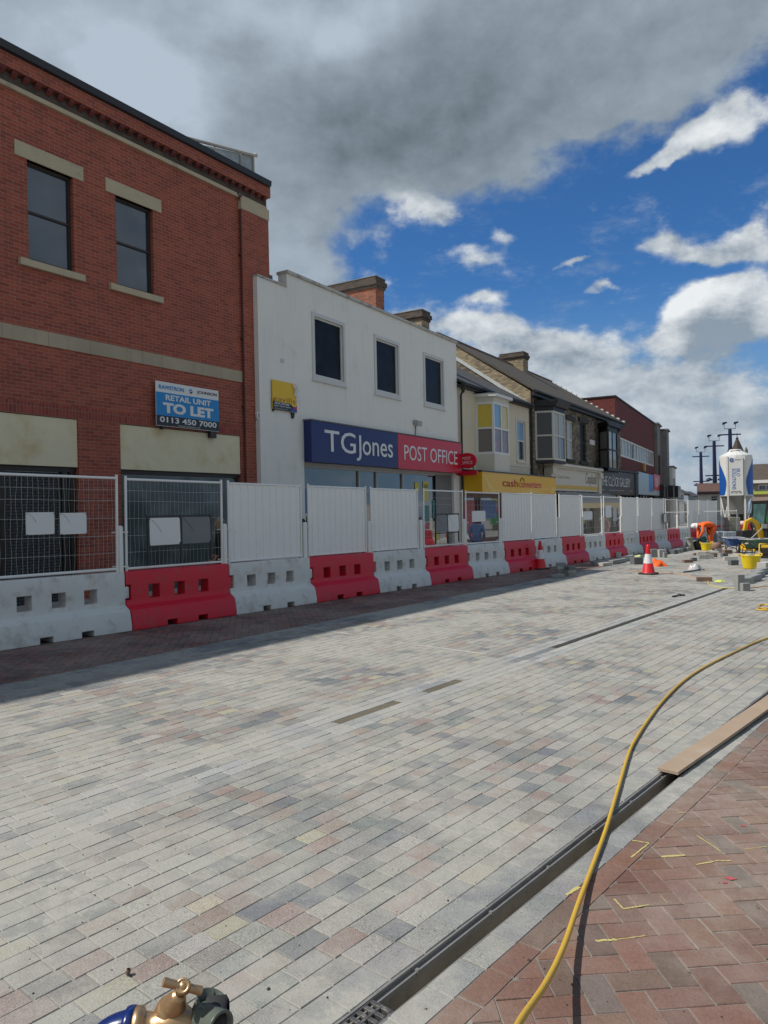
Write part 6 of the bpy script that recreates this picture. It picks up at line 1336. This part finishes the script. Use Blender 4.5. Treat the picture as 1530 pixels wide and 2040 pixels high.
# second board at the far right edge over the drain
# small debris on the paving
PEB=mat('dark_grit',(.05,.045,.04),.9,.3,20)
deb=MB()
for i in range(260):
    px=rnd.uniform(0,1530); py=rnd.uniform(1330,2035); g=ground(px,py); r=rnd.uniform(.0015,.0045)*(1 if i>12 else 1.8)
    vs=[(g.x+r*rnd.uniform(.6,1.2)*math.cos(q_/6*6.283),g.y+r*rnd.uniform(.6,1.2)*math.sin(q_/6*6.283),g.z+.0008) for q_ in range(6)]+[(g.x,g.y,g.z+r*1.1)]
    deb.raw(vs,[(q_,(q_+1)%6,6) for q_ in range(6)])
o=deb.build('grit',PEB); o['kind']='stuff'; o['label']='small dark grit and crumbs scattered over the paving'; o['category']='grit'
mb=MB(); mb.tube([(0,0,.004),(0.004,.002,.022)],.008,12,cap=False); mb.tube([(0,0,.004),(0.004,.002,.022)],.0065,12,cap=False); o=mb.build('pipe_offcut',mat('rusty_stub',(.16,.09,.07),.7)); o.location=G(254,1944); tag(o,'tiny dark pipe offcut lying on the dusty paving near the tap','offcut')
# standpipe with brass valve
BR=mat('brass',(.50,.33,.18),.36,.10,60,.06,300,metal=.75,dirt=(.33,.20,.11),dirtamt=.35,dscale=60); PBL=mat('blue_plastic_pipe',(.006,.022,.13),.22,.08,9,coat=.5); PGR=mat('grey_plastic_pipe',(.105,.125,.105),.35,.08,9)
d=1.10; O=at(346,1992,d); TP=thing('standpipe_tap','brass gate valve with T handle between blue elbow and grey pipe in the foreground','tap',O,0)
def l(px,py,dd=0): p=at(px,py,d+dd)-O; return p
mb=MB(); h0=l(325,1957,-.005); h1=l(401,1975,.012); mb.tube([h0,h0.lerp(h1,.25),h0.lerp(h1,.75),h1],[.0068,.0062,.0062,.0068],18); hc=h0.lerp(h1,.53)
ax=Vector((.10,-.18,.98)); sb=l(345,2006,.02)
mb.lathe([(0,.0100),(.0040,.0100),(.0050,.0080),(.0072,.0080),(.0085,.0098),(.0105,.0092),(.0112,.004),(.0110,-.006),(.008,-.011),(.0055,-.013)],hc,Vector((.05,-.75,.66)),seg=24); mb.build('t_handle',BR,TP)
dirv=(hc-sb).normalized()
mb=MB(); mb.tube([hc-dirv*.004,hc-dirv*.03],.0055,14); mb.build('spindle',BR,TP)
mb=MB(); LL=(hc-sb).length; mb.lathe([(.022,-.045),(.024,-.020),(.0235,-.008),(.0215,-.003),(.0190,.000),(.0188,.004),(.0165,.012),(.0115,LL*.52),(.0098,LL*.60),(.0070,LL*.62),(.0065,LL*.68)],sb,dirv,seg=32); mb.build('bonnet',BR,TP)
bx=l(346,2045,.02); 
mb=MB(); mb.lathe([(.024,-.060),(.030,-.058),(.030,-.047),(.022,-.043),(.0205,-.030),(.027,-.020),(.030,0),(.027,.018),(.021,.026),(.022,.028),(.026,.030),(.026,.042),(.020,.044)],bx,Vector((1,.10,-.02)),seg=28); mb.build('valve_body',BR,TP)
# blue elbow: collar then bend down to the standpipe
c0=bx+Vector((-.058,-.006,0)); pts=[c0+Vector((.0,0,0)),c0+Vector((-.012,0,0)),c0+Vector((-.035,-.002,-.008)),c0+Vector((-.055,-.004,-.026)),c0+Vector((-.064,-.004,-.05)),c0+Vector((-.066,-.004,-.085)),c0+Vector((-.066,-.004,-.12))]
mb=MB(); mb.tube(catmull(pts,5),.0265,24); mb.lathe([(.0265,-.014),(.0315,-.012),(.0325,-.006),(.0315,.001),(.026,.002)],c0,Vector((1,0,0)),seg=28); mb.build('blue_elbow',PBL,TP)
zgl=gz(O.x,O.y)-O.z; b_=c0+Vector((-.066,-.004,-.11)); mb=MB(); mb.tube([b_,Vector((b_.x,b_.y,zgl))],.025,20); mb.build('blue_riser',PBL,TP)
mb=MB(); mb.lathe([(.024,0),(.034,.001),(.036,.006),(.036,.030),(.030,.034)],bx+Vector((.046,.004,0)),Vector((1,.1,-.02)),seg=28); mb.build('black_collar',mat('black_rubber',(.03,.03,.03)),TP)
ga=l(421,1992,.03); gb=l(392,2075,.03); gd=(ga-gb).normalized()
mb=MB(); mb.tube([gb,ga],.0235,28,cap=False); mb.lathe([(.0235,-.002),(.0245,0),(.0245,.001),(.0215,.0015),(.0215,-.03),(0,-.03)],ga,gd,seg=28); mb.build('grey_pipe',PGR,TP)
gc=l(428,2040,.0); mb=MB(); mb.lathe([(.021,-.03),(.021,.010),(.0225,.012),(.0225,.015),(.018,.015),(.018,-.01),(0,-.01)],gc,Vector((.55,-.45,.05)),seg=28); mb.build('grey_branch',PGR,TP)
mb=MB(); g0=(gb+Vector((0,0,0))); mb.tube([gb,Vector((gb.x-.0,gb.y,zgl))],.0265,20); mb.build('grey_riser',PGR,TP)
